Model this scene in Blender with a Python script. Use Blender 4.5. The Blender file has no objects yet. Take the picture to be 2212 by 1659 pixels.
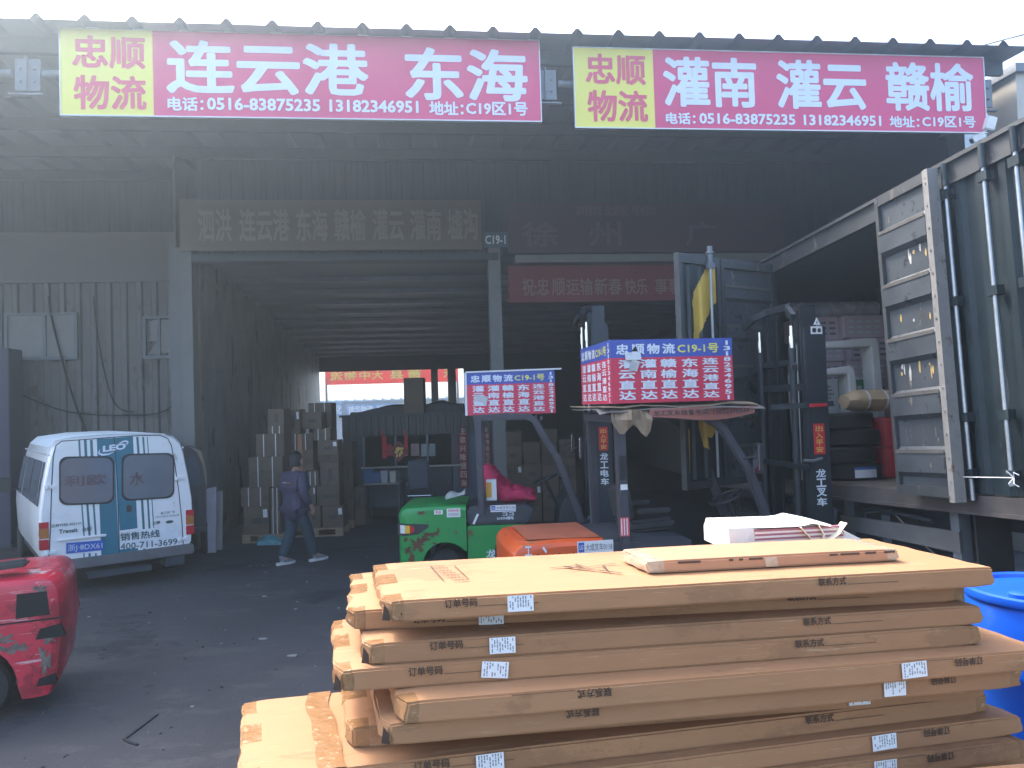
import bpy, bmesh, math, random
from mathutils import Vector, Matrix, noise
V = Vector
random.seed(7)
sc = bpy.context.scene
COL = sc.collection

# ------------------------------------------------------------------ camera
FPX, CX, CY = 1662.0, 1106.0, 829.5          # focal length and centre, in a 2212 x 1659 frame
CAM = V((0, 0, 2.3))
PITCH, ROLL = 0.028, 0.031
_R = V((1, 0, 0)); _F = V((0, math.cos(PITCH), math.sin(PITCH))); _U = V((0, -math.sin(PITCH), math.cos(PITCH)))
RC = _R * math.cos(ROLL) - _U * math.sin(ROLL)
UC = _R * math.sin(ROLL) + _U * math.cos(ROLL)
cd = bpy.data.cameras.new('camera'); cam = bpy.data.objects.new('camera', cd); COL.objects.link(cam)
cd.sensor_width = 36; cd.lens = 36 * FPX / 2212.0; cd.clip_start = 0.05; cd.clip_end = 3000
cam.matrix_world = Matrix(((RC.x, UC.x, -_F.x, CAM.x), (RC.y, UC.y, -_F.y, CAM.y), (RC.z, UC.z, -_F.z, CAM.z), (0, 0, 0, 1)))
sc.camera = cam

# ------------------------------------------------------------------ world, sun, exposure
SUN_AZ, SUN_EL = math.radians(-42), math.radians(48)     # azimuth from +Y, clockwise
w = bpy.data.worlds.new('World'); sc.world = w; w.use_nodes = True
nt = w.node_tree; bg = nt.nodes['Background']
sky = nt.nodes.new('ShaderNodeTexSky'); sky.sky_type = 'NISHITA'; sky.sun_disc = False
sky.sun_elevation = SUN_EL; sky.sun_rotation = SUN_AZ
sky.air_density = 1.0; sky.dust_density = 4.0; sky.ozone_density = 1.0
nt.links.new(sky.outputs[0], bg.inputs[0]); bg.inputs[1].default_value = 0.15
ld = bpy.data.lights.new('sun', 'SUN'); lo = bpy.data.objects.new('sun', ld); COL.objects.link(lo)
ld.energy = 0.95; ld.angle = math.radians(10); ld.color = (1.0, 0.93, 0.82)
tosun = V((math.sin(SUN_AZ) * math.cos(SUN_EL), math.cos(SUN_AZ) * math.cos(SUN_EL), math.sin(SUN_EL)))
lo.rotation_euler = tosun.to_track_quat('Z', 'Y').to_euler(); lo.location = (0, 0, 30)
sc.view_settings.view_transform = 'Standard'; sc.view_settings.look = 'None'
sc.view_settings.exposure = 2.4; sc.view_settings.gamma = 1.0

# ------------------------------------------------------------------ measuring helpers
def ray(px, py):
    return _F + RC * ((px - CX) / FPX) - UC * ((py - CY) / FPX)
def at(px, py, y):
    d = ray(px, py); return CAM + d * ((y - CAM.y) / d.y)
def hit(px, py, p, n):
    d = ray(px, py); p = V(p); n = V(n); return CAM + d * ((p - CAM).dot(n) / d.dot(n))

# ------------------------------------------------------------------ materials
_mats = {}
def mat(name, col, rough=.6, metal=0., var=.12, scale=6., bump=0., wear=None, col2=None, spec=.5, stretch=(1, 1, 1), alpha=1., transl=0., bscale=None, coat=0., ovar=0.):
    if name in _mats: return _mats[name]
    m = bpy.data.materials.new(name); m.use_nodes = True; t = m.node_tree; N = t.nodes; L = t.links
    b = N['Principled BSDF']
    tc = N.new('ShaderNodeTexCoord'); oi = N.new('ShaderNodeObjectInfo')
    ad = N.new('ShaderNodeVectorMath'); ad.operation = 'ADD'
    ml = N.new('ShaderNodeMath'); ml.operation = 'MULTIPLY'; ml.inputs[1].default_value = 37.0
    L.new(oi.outputs['Random'], ml.inputs[0]); L.new(tc.outputs['Object'], ad.inputs[0]); L.new(ml.outputs[0], ad.inputs[1])
    mp = N.new('ShaderNodeMapping'); mp.inputs['Scale'].default_value = stretch; L.new(ad.outputs[0], mp.inputs[0])
    nz = N.new('ShaderNodeTexNoise'); nz.inputs['Scale'].default_value = scale; nz.inputs['Detail'].default_value = 6; nz.inputs['Roughness'].default_value = .65
    L.new(mp.outputs[0], nz.inputs['Vector'])
    rp = N.new('ShaderNodeValToRGB'); e = rp.color_ramp.elements
    c = V(col); c2 = V(col2) if col2 else c * (1 + var); c1 = c * (1 - var)
    e[0].position = .3; e[1].position = .72
    e[0].color = (*c1, 1); e[1].color = (*c2, 1)
    L.new(nz.outputs['Fac'], rp.inputs[0])
    out = rp.outputs[0]
    rv = N.new('ShaderNodeMapRange'); rv.inputs[3].default_value = max(.03, rough - .1); rv.inputs[4].default_value = min(1, rough + .12)
    L.new(nz.outputs['Fac'], rv.inputs[0]); rout = rv.outputs[0]
    if wear:
        for wc, amount, wsc, wst in wear:
            mw = N.new('ShaderNodeMapping'); mw.inputs['Scale'].default_value = wst; L.new(ad.outputs[0], mw.inputs[0])
            n2 = N.new('ShaderNodeTexNoise'); n2.inputs['Scale'].default_value = wsc; n2.inputs['Detail'].default_value = 9; n2.inputs['Roughness'].default_value = .72
            L.new(mw.outputs[0], n2.inputs['Vector'])
            r2 = N.new('ShaderNodeValToRGB'); q = r2.color_ramp.elements; q[0].position = 1 - amount - .02; q[1].position = 1 - amount + .02
            q[0].color = (0, 0, 0, 1); q[1].color = (1, 1, 1, 1); L.new(n2.outputs['Fac'], r2.inputs[0])
            mx = N.new('ShaderNodeMix'); mx.data_type = 'RGBA'; L.new(r2.outputs[0], mx.inputs[0]); L.new(out, mx.inputs[6]); mx.inputs[7].default_value = (*wc, 1)
            out = mx.outputs[2]
    if ovar:
        hs = N.new('ShaderNodeHueSaturation'); mr = N.new('ShaderNodeMapRange'); mr.inputs[3].default_value = 1 - ovar; mr.inputs[4].default_value = 1 + ovar
        L.new(oi.outputs['Random'], mr.inputs[0]); L.new(mr.outputs[0], hs.inputs['Value']); L.new(out, hs.inputs['Color']); out = hs.outputs[0]
    L.new(out, b.inputs['Base Color']); L.new(rout, b.inputs['Roughness'])
    b.inputs['Metallic'].default_value = metal; b.inputs['Specular IOR Level'].default_value = spec; b.inputs['Coat Weight'].default_value = coat
    if bump:
        n3 = N.new('ShaderNodeTexNoise'); n3.inputs['Scale'].default_value = bscale or scale * 4; n3.inputs['Detail'].default_value = 5
        L.new(mp.outputs[0], n3.inputs['Vector'])
        bp = N.new('ShaderNodeBump'); bp.inputs['Strength'].default_value = bump; bp.inputs['Distance'].default_value = .02
        L.new(n3.outputs['Fac'], bp.inputs['Height']); L.new(bp.outputs[0], b.inputs['Normal'])
    if transl:
        tr = N.new('ShaderNodeBsdfTranslucent'); L.new(out, tr.inputs[0]); ms = N.new('ShaderNodeMixShader'); ms.inputs[0].default_value = transl
        L.new(b.outputs[0], ms.inputs[1]); L.new(tr.outputs[0], ms.inputs[2]); L.new(ms.outputs[0], N['Material Output'].inputs[0])
    if alpha < 1: b.inputs['Alpha'].default_value = alpha
    _mats[name] = m
    return m

# ------------------------------------------------------------------ mesh helpers
_gl = {}
def glyphs(s, bold):
    k = s
    if k not in _gl:
        c = bpy.data.curves.new('lettering', 'FONT'); c.body = s; c.size = 1; c.resolution_u = 2
        o = bpy.data.objects.new('lettering', c); m = bpy.data.meshes.new_from_object(o)
        vs = [v.co.copy() for v in m.vertices]; fs = [tuple(p.vertices) for p in m.polygons]
        bpy.data.objects.remove(o); bpy.data.curves.remove(c); bpy.data.meshes.remove(m)
        _gl[k] = (vs, fs)
    return _gl[k]

class MB:
    def __init__(s, M=None): s.bm = bmesh.new(); s.mi = 0; s.M = M
    def v(s, p):
        p = V(p); return s.bm.verts.new(s.M @ p if s.M else p)
    def f(s, vs):
        try:
            q = s.bm.faces.new(vs); q.material_index = s.mi; return q
        except ValueError: return None
    def poly(s, pts): return s.f([s.v(p) for p in pts])
    def box(s, a, b):
        x0, y0, z0 = a; x1, y1, z1 = b
        p = [s.v(q) for q in ((x0,y0,z0),(x1,y0,z0),(x1,y1,z0),(x0,y1,z0),(x0,y0,z1),(x1,y0,z1),(x1,y1,z1),(x0,y1,z1))]
        for q in ((0,3,2,1),(4,5,6,7),(0,1,5,4),(1,2,6,5),(2,3,7,6),(3,0,4,7)): s.f([p[i] for i in q])
        return s
    def obox(s, c, size, rx=0, ry=0, rz=0):
        old = s.M; L = Matrix.Translation(V(c)) @ Matrix.Rotation(rz, 4, 'Z') @ Matrix.Rotation(ry, 4, 'Y') @ Matrix.Rotation(rx, 4, 'X')
        s.M = (old @ L) if old else L; h = [q / 2 for q in size]
        s.box((-h[0], -h[1], -h[2]), h); s.M = old; return s
    def prism(s, pts, d0, d1, axis='y'):
        def P(a, b, d): return (a, d, b) if axis == 'y' else ((d, a, b) if axis == 'x' else (a, b, d))
        A = [s.v(P(a, b, d0)) for a, b in pts]; B = [s.v(P(a, b, d1)) for a, b in pts]; n = len(pts)
        s.f(A); s.f(B[::-1])
        for i in range(n): s.f([A[i], B[i], B[(i+1) % n], A[(i+1) % n]])
        return s
    def loft(s, rings, cap=True, closed=True):
        R = [[s.v(p) for p in r] for r in rings]; n = len(R[0])
        for a, b in zip(R, R[1:]):
            for i in range(n if closed else n - 1): s.f([a[i], a[(i+1) % n], b[(i+1) % n], b[i]])
        if cap and closed: s.f(R[0][::-1]); s.f(R[-1])
        return s
    def tube(s, pts, r, n=8, cap=True, sq=None):
        pts = [V(p) for p in pts]; rings = []; up = None
        for i, p in enumerate(pts):
            t = (pts[min(i+1, len(pts)-1)] - pts[max(i-1, 0)]).normalized()
            if up is None:
                up = t.cross(V((0, 0, 1)))
                if up.length < .1: up = t.cross(V((0, 1, 0)))
                up.normalize()
            up = (up - t * up.dot(t)).normalized(); w2 = t.cross(up)
            rr = r[i] if isinstance(r, (list, tuple)) else r
            if sq: rings.append([p + up * (a * sq[0] / 2) + w2 * (b * sq[1] / 2) for a, b in ((1,1),(-1,1),(-1,-1),(1,-1))])
            else: rings.append([p + (up * math.cos(2*math.pi*k/n) + w2 * math.sin(2*math.pi*k/n)) * rr for k in range(n)])
        return s.loft(rings, cap)
    def cyl(s, a, b, r, r2=None, n=16): return s.tube([a, b], [r, r if r2 is None else r2], n)
    def lathe(s, prof, c=(0,0,0), n=28, axis='z', cap=True):
        c = V(c); rings = []
        for r, z in prof:
            ring = []
            for k in range(n):
                a = 2*math.pi*k/n; x, y = r*math.cos(a), r*math.sin(a)
                ring.append(c + (V((x, y, z)) if axis == 'z' else (V((y, z, x)) if axis == 'y' else V((z, x, y)))))
            rings.append(ring)
        return s.loft(rings, cap)
    def text(s, st, o, ex, ey, x0, y0, x1, y1, bold=.02, rot=False, mirror=False):
        vs, fs = glyphs(st, bold); o = V(o); ex = V(ex); ey = V(ey)
        mx = min(v.x for v in vs); Mx = max(v.x for v in vs); my = min(v.y for v in vs); My = max(v.y for v in vs)
        # heavier strokes: shifted copies, each a hair further out
        k = bold*1.0; offs = [(0, 0)] if k < .006 else ([(0, 0), (k, k), (-k, -k), (k, -k), (-k, k)] if k < .022 else [(0, 0), (k, 0), (-k, 0), (0, k), (0, -k), (k*.8, k*.8), (-k*.8, -k*.8), (k*.8, -k*.8), (-k*.8, k*.8)])
        n = ex.cross(ey); n.normalize(); mx -= k; Mx += k; my -= k; My += k
        for q, (dx, dy) in enumerate(offs):
            W = []
            for v in vs:
                a = (v.x + dx - mx) / (Mx - mx + 1e-9); b = (v.y + dy - my) / (My - my + 1e-9)
                if rot: a, b = 1 - a, 1 - b
                if mirror: a = 1 - a
                W.append(s.v(o + ex * (x0 + a * (x1 - x0)) + ey * (y0 + b * (y1 - y0)) + n * (.00025 * q)))
            for f in fs: s.f([W[i] for i in f])
        return s
    def corr(s, o, ex, ey, ez, L, H, pitch, depth, prof='box'):
        """corrugated sheet: length L along ex, height H along ey, ribs proud along ez"""
        o = V(o); ex = V(ex); ey = V(ey); ez = V(ez); xs = []; u = 0
        while u < L - 1e-6:
            if prof == 'box': seq = ((0, 0), (.5, 0), (.6, 1), (.9, 1), (1.0, 0))
            elif prof == 'rib': seq = ((0, 0), (.72, 0), (.82, 1), (.9, 1), (1.0, 0))
            else: seq = ((0, 0), (.17, .25), (.33, .75), (.5, 1), (.67, .75), (.83, .25))
            for a, d in seq: xs.append((min(u + a*pitch, L), d*depth))
            u += pitch
        A = [s.v(o + ex*u + ez*d) for u, d in xs]; B = [s.v(o + ex*u + ez*d + ey*H) for u, d in xs]
        for i in range(len(xs)-1):
            if xs[i+1][0] - xs[i][0] > 1e-7 or abs(xs[i+1][1]-xs[i][1]) > 1e-7: s.f([A[i], A[i+1], B[i+1], B[i]])
        return s
    def done(s, name, mats, parent=None, bevel=0, smooth=False, seg=2, jit=None, M=None):
        bm = s.bm
        if bevel:
            bmesh.ops.remove_doubles(bm, verts=bm.verts, dist=1e-6); bmesh.ops.recalc_face_normals(bm, faces=bm.faces)
            ed = [e for e in bm.edges if len(e.link_faces) == 2 and e.calc_face_angle(0) > .55]
            bmesh.ops.bevel(bm, geom=ed, offset=bevel, segments=seg, affect='EDGES', clamp_overlap=True)
        elif not jit: bmesh.ops.recalc_face_normals(bm, faces=bm.faces)
        if jit: jit(bm)
        if smooth:
            for q in bm.faces: q.smooth = True
            for e in bm.edges:
                if len(e.link_faces) == 2 and e.calc_face_angle(0) > .62: e.smooth = False
        me = bpy.data.meshes.new(name); bm.to_mesh(me); bm.free()
        for m in (mats if isinstance(mats, (list, tuple)) else [mats]): me.materials.append(m)
        o = bpy.data.objects.new(name, me); COL.objects.link(o)
        if M is not None: o.matrix_world = M
        if parent is not None: o.parent = parent
        return o
def tag(o, label, cat, group=None, kind=None):
    if label: o['label'] = label
    if cat: o['category'] = cat
    if group: o['group'] = group
    if kind: o['kind'] = kind
    return o
def empty(name, label, cat, M=None, group=None):
    o = bpy.data.objects.new(name, None); COL.objects.link(o); o.empty_display_size = .2
    if M is not None: o.matrix_world = M
    return tag(o, label, cat, group)
def place(x, y, z=0, rz=0): return Matrix.Translation(V((x, y, z))) @ Matrix.Rotation(rz, 4, 'Z')
def rrect(x0, y0, x1, y1, r, n=5):
    P = []
    for cx, cy, a in ((x1-r, y1-r, 0), (x0+r, y1-r, 90), (x0+r, y0+r, 180), (x1-r, y0+r, 270)):
        for k in range(n+1):
            t = math.radians(a + 90*k/n); P.append((cx + r*math.cos(t), cy + r*math.sin(t)))
    return P

# palette (real-world base colours)
steel_dk = mat('dark_painted_steel', (.045, .055, .07), .5, .2, .25, 4, wear=[((.10, .085, .07), .3, 14, (1, 1, 1))])
steel_gr = mat('grey_painted_steel', (.17, .19, .21), .5, .3, .2, 3, wear=[((.10, .07, .05), .28, 12, (1, 1, 1))])
galv = mat('galvanised_steel', (.42, .45, .48), .38, .75, .2, 5)
chrome = mat('chrome_rod', (.75, .76, .78), .16, 1., .05, 20)
black = mat('black_rubber', (.02, .02, .022), .75, 0, .3, 9, bump=.2)
blackpl = mat('black_plastic', (.03, .032, .036), .45, 0, .2, 7)
white_let = mat('white_lettering', (.74, .80, .86), .5, 0, .04, 9)
white_pp = mat('white_paper', (.78, .78, .77), .6, 0, .05, 14)
grey_pr = mat('grey_print', (.25, .25, .27), .7, 0, .05)
gold = mat('gold_print', (.75, .48, .10), .45, .2, .15, 30)
red_pp = mat('red_paper', (.55, .02, .03), .6, 0, .15, 12)
wood = mat('raw_pallet_wood', (.33, .24, .15), .8, 0, .25, 5, stretch=(1, 8, 8), bump=.2)
# ------------------------------------------------------------------ ground
asph = mat('asphalt', (.060, .059, .063), .72, 0, .22, .9, bump=.25, bscale=60, wear=[((.082, .08, .078), .44, 1.3, (1, 2.2, 1)), ((.034, .034, .038), .42, .55, (1, 1, 1)), ((.13, .125, .12), .38, 45, (1, 1, 1))])
b = MB(); n = 60
for i in range(1): b.poly([(-400, -300, 0), (400, -300, 0), (400, 600, 0), (-400, 600, 0)])
g = tag(b.done('ground', asph), 'dark worn asphalt yard running into the warehouse', 'ground', kind='structure')

# ------------------------------------------------------------------ warehouse frame: s along the front, t inwards
WA = math.radians(6.9); WO = V((0, 9.53, 0))
WM = Matrix.Translation(WO) @ Matrix.Rotation(WA, 4, 'Z'); WI = WM.inverted()
US = V((math.cos(WA), math.sin(WA), 0)); UT = V((-math.sin(WA), math.cos(WA), 0)); UZ = V((0, 0, 1))
def wl(px, py, t):
    return WI @ hit(px, py, WO + UT * t, UT)
roofm = mat('roof_sheet', (.10, .12, .14), .5, .3, .15, 2, wear=[((.07, .065, .06), .3, 3, (1, 4, 1))])
wallm = mat('grey_corrugated_wall', (.17, .165, .16), .55, .15, .12, 1.5, wear=[((.11, .10, .09), .42, 2, (1, 1, .35))])
shiny = mat('bare_corrugated_wall', (.50, .48, .45), .34, .75, .2, 2, stretch=(1, 1, .5), wear=[((.24, .21, .19), .40, 2, (1, 1, .3))])
colm = mat('column_paint', (.18, .18, .175), .6, .1, .1, 3, wear=[((.25, .22, .19), .3, 4, (1, 1, .4))])
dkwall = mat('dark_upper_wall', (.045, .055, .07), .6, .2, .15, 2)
W = empty('warehouse', 'open fronted steel warehouse with ribbed eave and dark loading bays', 'warehouse', WM)
EV = -.25; EH = 6.84; SL = .04
def rz(t): return EH + SL * (t - EV)
# roof with trapezoid ribs
b = MB(); s0 = wl(77, 30, EV).x; pitch = .5235; k0 = -22
prof = []
k = k0
while s0 + k*pitch < 6.95:
    c = s0 + k*pitch; prof += [(c-.075, 0), (c-.02, .065), (c+.02, .065), (c+.075, 0)]; k += 1
prof = [(-17.2, 0)] + [p for p in prof if p[0] > -17.1] + [(7.1, 0)]
A = [b.v((x, EV, rz(EV) + d + .03)) for x, d in prof]; B = [b.v((x, 21.2, rz(21.2) + d + .03)) for x, d in prof]
for i in range(len(A)-1): b.f([A[i], A[i+1], B[i+1], B[i]])
b.done('roof', roofm, W)
b = MB()
for t in (.22, 1.7, 3.1, 4.6, 6.2, 8.0, 10.0, 12.0, 14.0, 16.0, 18.0, 20.0):
    b.box((-17, t, rz(t) - .17), (7.05, t + .07, rz(t) + .018))
b.done('purlin', steel_dk, W)
# cantilever beams with end plates
for s in (-11.8, -5.62, .56, 6.62):
    b = MB()
    b.box((s-.1, .12, 6.22), (s+.1, .9, 6.24)); b.box((s-.1, .12, 6.50), (s+.1, .9, 6.52)); b.box((s-.008, .12, 6.24), (s+.008, .9, 6.50))
    b.box((s-.14, .095, 6.18), (s+.14, .12, 6.56)); b.box((s-.2, .06, 6.12), (s+.2, .13, 6.14))
    for dx in (-.08, .08):
        for dz in (6.29, 6.44): b.cyl((s+dx, .07, dz), (s+dx, .097, dz), .016, n=8)
    b.box((s-.01, .05, 6.16), (s+.01, .095, 6.58))
    b.done('beam', steel_gr, W)
# sign support pipe
b = MB(); b.cyl((-6.6, .09, 6.38), (-5.78, .09, 6.38), .045); b.cyl((.38, .09, 6.38), (.41, .09, 6.38), .045)
b.cyl((-5.44, .09, 6.38), (.4, .09, 6.38), .045); b.cyl((.72, .09, 6.38), (6.46, .09, 6.38), .045)
b.done('sign_rail', steel_gr, W, smooth=True)
# front right column and its cap
b = MB(); b.box((6.52, .35, 0), (6.86, .7, 5.98)); b.box((6.44, .28, 5.98), (6.94, .78, 6.02)); b.box((6.5, .33, 6.02), (6.88, .75, 6.18))
b.done('column', galv, W)
# inner columns
T1 = 4.25
def icol(px0, px1, name='column'):
    a = wl(px0, 700, T1).x; c = wl(px1, 700, T1).x
    b = MB(); b.box((a, T1, 0), (c, T1 + .3, 5.2)); b.box((a - .02, T1 - .02, 0), (c + .02, T1 + .32, .25))
    b.done(name, colm, W); return a, c
a0, a1 = icol(392, 416)
b = MB(); b.box((a0 - .21, T1 + .06, 0), (a0 - .004, T1 + .26, 5.2)); b.done('column', mat('column_paint_dull', (.16, .16, .16), .6, .1, .1, 3), W)
icol(1059, 1085); icol(1760, 1790)
# upper wall over the inner bays
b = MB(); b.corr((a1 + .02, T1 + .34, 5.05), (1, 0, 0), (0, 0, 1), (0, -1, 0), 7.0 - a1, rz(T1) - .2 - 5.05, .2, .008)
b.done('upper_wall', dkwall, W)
b = MB(); b.box((a1 + .01, T1 - .06, 4.93), (a1 + 5.3, T1 + .28, 5.05)); b.done('lintel', dkwall, W)
b = MB(); b.box((a1 + 5.6, T1 - .1, 4.86), (7.0, T1 + .28, 5.0)); b.done('lintel', colm, W)
# left bay back wall
T2 = 6.7
b = MB(); b.corr((-15, T2, 0), (1, 0, 0), (0, 0, 1), (0, -1, 0), 15 + a0 - .2, 5.0, .29, .045); b.done('bay_wall', wallm, W)
b = MB(); b.box((-15, T2 - .1, 5.0), (a0 - .2, T2 + .02, 6.0)); b.done('bay_fascia', mat('pale_fascia', (.17, .165, .16), .6, .1, .08, 2), W)
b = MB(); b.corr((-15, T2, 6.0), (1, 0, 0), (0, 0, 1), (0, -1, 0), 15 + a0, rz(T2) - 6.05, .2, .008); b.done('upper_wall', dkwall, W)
b = MB(); b.box((a0 - .19, T1 + .3, 0), (a0 - .15, T2 + .05, rz(T2) - .25)); b.done('return_wall', wallm, W)
glassm = mat('dusty_pane', (.22, .22, .22), .35, 0, .1, 4)
for x0, x1, y0, y1, torn in ((18, 160, 680, 772, 0), (316, 366, 688, 768, 1)):
    p0 = wl(x0, y1, T2 - .1); p1 = wl(x1, y0, T2 - .1); q0 = T2 - .1
    fr = MB()
    for bx in ((p0.x-.06, p0.z-.07, p1.x+.06, p0.z), (p0.x-.06, p1.z, p1.x+.06, p1.z+.05), (p0.x-.06, p0.z, p0.x, p1.z), (p1.x, p0.z, p1.x+.06, p1.z), ((p0.x*.45+p1.x*.55)-.03, p0.z, (p0.x*.45+p1.x*.55)+.03, p1.z)):
        fr.box((bx[0], q0 - .03, bx[1]), (bx[2], q0 + .05, bx[3]))
    wn = fr.done('window', steel_gr, W)
    pn = MB()
    if torn:
        pn.prism([(p0.x+.02, p0.z+.02), (p1.x, p0.z+.05), (p1.x, p1.z-.03), (p0.x+.3, p1.z-.02), (p0.x+.05, p1.z-.05), (p0.x+.1, p1.z-.3), (p0.x+.02, p1.z-.45), (p0.x+.22, p0.z+.28)], q0 + .01, q0 + .02)
    else: pn.box((p0.x, q0 + .01, p0.z), (p1.x, q0 + .02, p1.z))
    pn.done('pane', glassm, wn)
# inner side walls, far wall, inner ceiling
T3 = 20.7
b = MB(); b.corr((a1 + .02, T1 + .35, 0), (0, 1, 0), (0, 0, 1), (1, 0, 0), T3 - T1 - .35, 5.12, .16, .028, 'sin'); b.done('side_wall', shiny, W)
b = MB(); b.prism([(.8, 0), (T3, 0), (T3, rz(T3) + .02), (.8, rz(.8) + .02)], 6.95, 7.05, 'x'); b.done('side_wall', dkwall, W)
fo0 = wl(680, 820, T3).x; fo1 = wl(1002, 820, T3).x; fot = wl(840, 800, T3).z
b = MB(); b.box((a1 - .3, T3, fot), (7.05, T3 + .12, rz(T3)))
b.box((fo1, T3, 0), (7.05, T3 + .12, fot)); b.box((a1 - .3, T3, 0), (fo0, T3 + .12, fot))
for x0, x1 in ((931, 946), (967, 985)):
    b.box((wl(x0, 820, T3).x, T3 - .02, 0), (wl(x1, 820, T3).x, T3 + .1, fot))
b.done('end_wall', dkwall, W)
b = MB()
b.loft([[(a1, T1 + .36, 5.14), (6.94, T1 + .36, 5.14), (6.94, T1 + .36, 5.18), (a1, T1 + .36, 5.18)], [(a1, T3, 4.36), (6.94, T3, 4.36), (6.94, T3, 4.40), (a1, T3, 4.40)]])
b.done('inner_ceiling', mat('ceiling_sheet', (.10, .115, .13), .5, .4, .1, 2), W)
for k in range(11):
    t = 6.5 + k * 1.28; z = 5.14 - .78 * (t - T1 - .36) / (T3 - T1 - .36)
    b = MB(); b.box((a1 + .06, t, z - .1), (6.9, t + .06, z - .004)); b.done('ceiling_purlin', steel_gr, W)
# cables on the back wall
cbm = mat('black_cable', (.02, .02, .022), .6, 0, .1)
def wire(pts, r, name, label, cat='cable', m=cbm, group=None, parent=None):
    P = []
    pts = [V(p) for p in pts]
    for i in range(len(pts)-1):
        p0 = pts[max(i-1, 0)]; p1 = pts[i]; p2 = pts[i+1]; p3 = pts[min(i+2, len(pts)-1)]
        for k in range(6):
            t = k/6; P.append(.5*((2*p1)+(p2-p0)*t+(2*p0-5*p1+4*p2-p3)*t*t+(3*p1-p0-3*p2+p3)*t**3))
    P.append(pts[-1]); b = MB(); b.tube(P, r, 6)
    o = b.done(name, m, parent, smooth=True)
    if parent is None: tag(o, label, cat, group)
    return o
def wp(px, py, t): return WM @ wl(px, py, t)
wire([wp(105, 640, T2-.12), wp(112, 690, T2-.12), wp(140, 800, T2-.16), wp(165, 880, T2-.18), wp(190, 940, T2-.14)], .022, 'hanging_cable', 'thick black cable hanging down the back wall across the wide window', group='black cables on the grey back wall')
wire([wp(202, 640, T2-.12), wp(210, 720, T2-.12), wp(232, 830, T2-.16), wp(255, 880, T2-.2), wp(290, 890, T2-.2)], .016, 'hanging_cable', 'thin black cable hanging right of the window and sagging sideways', group='black cables on the grey back wall')
wire([wp(40, 850, T2-.14), wp(150, 890, T2-.16), wp(280, 897, T2-.16), wp(350, 890, T2-.14), wp(380, 868, T2-.14)], .014, 'hanging_cable', 'long black cable sagging level above the white van roof', group='black cables on the grey back wall')

# ------------------------------------------------------------------ the two large signs under the eave
sg_red = mat('sign_magenta_vinyl', (.72, .07, .19), .45, 0, .07, 1.2, bump=.12, bscale=1.6)
sg_yel = mat('sign_yellow_vinyl', (.84, .76, .15), .45, 0, .05, 1.2, bump=.12, bscale=1.6)
sg_redlet = mat('sign_red_lettering', (.72, .10, .17), .45, 0, .05, 4)
alu = mat('aluminium_trim', (.6, .6, .6), .4, .8, .05)
def big_sign(pxl, pxr, pxm, ytl, ybl, label, small, towns, phones):
    T = -.02
    a = wl(pxl, ybl, T); c = wl(pxr, (ybl + 30), T); m = wl(pxm, ybl, T).x
    z0 = wl(pxl, ybl, T).z; z1 = wl(pxl, ytl, T).z
    root = empty('banner_sign', label, 'sign', WM @ Matrix.Translation(V((a.x, T, z0))), 'shop signs under the eave')
    Wd = c.x - a.x; H = z1 - z0; xm = m - a.x
    b = MB(); b.box((0, -.012, 0), (xm, .03, H)); b.done('logo_panel', sg_yel, root)
    b = MB(); b.box((xm, -.012, 0), (Wd, .03, H)); b.done('name_panel', sg_red, root)
    b = MB()
    for q in ((-.012, -.02, -.014, Wd + .012, .036, -.0005), (-.012, -.02, H + .0005, Wd + .012, .036, H + .014), (-.012, -.02, 0, -.0005, .036, H), (Wd + .0005, -.02, 0, Wd + .012, .036, H)): b.box(q[:3], q[3:])
    b.done('trim', alu, root)
    o = (0, -.015, 0); ex = (1, 0, 0); ez = (0, 0, 1)
    def X(px): return wl(px, ybl - 60, T).x - a.x
    b = MB()
    for st, x0, x1, f0, f1 in small: b.text(st, o, ex, ez, X(x0), f0*H, X(x1), f1*H, .026)
    b.done('logo_lettering', sg_redlet, root)
    for st, x0, x1, f0, f1 in towns:
        b = MB(); b.text(st, o, ex, ez, X(x0), f0*H, X(x1), f1*H, .026); b.done('town_lettering', white_let, root)
    for q in (phones[:2], phones[2:3], phones[3:]):
        b = MB()
        for st, x0, x1, f0, f1 in q: b.text(st, o, ex, ez, X(x0), f0*H, X(x1), f1*H, .03)
        b.done('phone_lettering', white_let, root)
big_sign(133, 1169, 333, 62, 248, 'long red and yellow sign naming two towns, above the van end of the warehouse',
    [('忠顺', 158, 316, .54, .925), ('物流', 160, 317, .06, .46)],
    [('连云港', 360, 797, .265, .90), ('东海', 875, 1140, .235, .885)],
    [('电话：', 362, 440, .06, .225), ('0516-83875235', 447, 691, .075, .225), ('13182346951', 711, 903, .075, .225), ('地址：', 926, 1000, .055, .225), ('C19区1号', 1005, 1138, .06, .23)])
big_sign(1244, 2130, 1415, 104, 275, 'red and yellow sign naming three towns, above the truck end of the warehouse',
    [('忠顺', 1266, 1396, .54, .93), ('物流', 1268, 1398, .07, .47)],
    [('灌南', 1433, 1635, .275, .92), ('灌云', 1677, 1871, .27, .915), ('赣榆', 1913, 2103, .27, .92)],
    [('电话：', 1436, 1500, .05, .20), ('0516-83875235', 1508, 1715, .06, .20), ('13182346951', 1733, 1900, .06, .20), ('地址：', 1918, 1982, .05, .20), ('C19区1号', 1988, 2103, .055, .21)])

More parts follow.
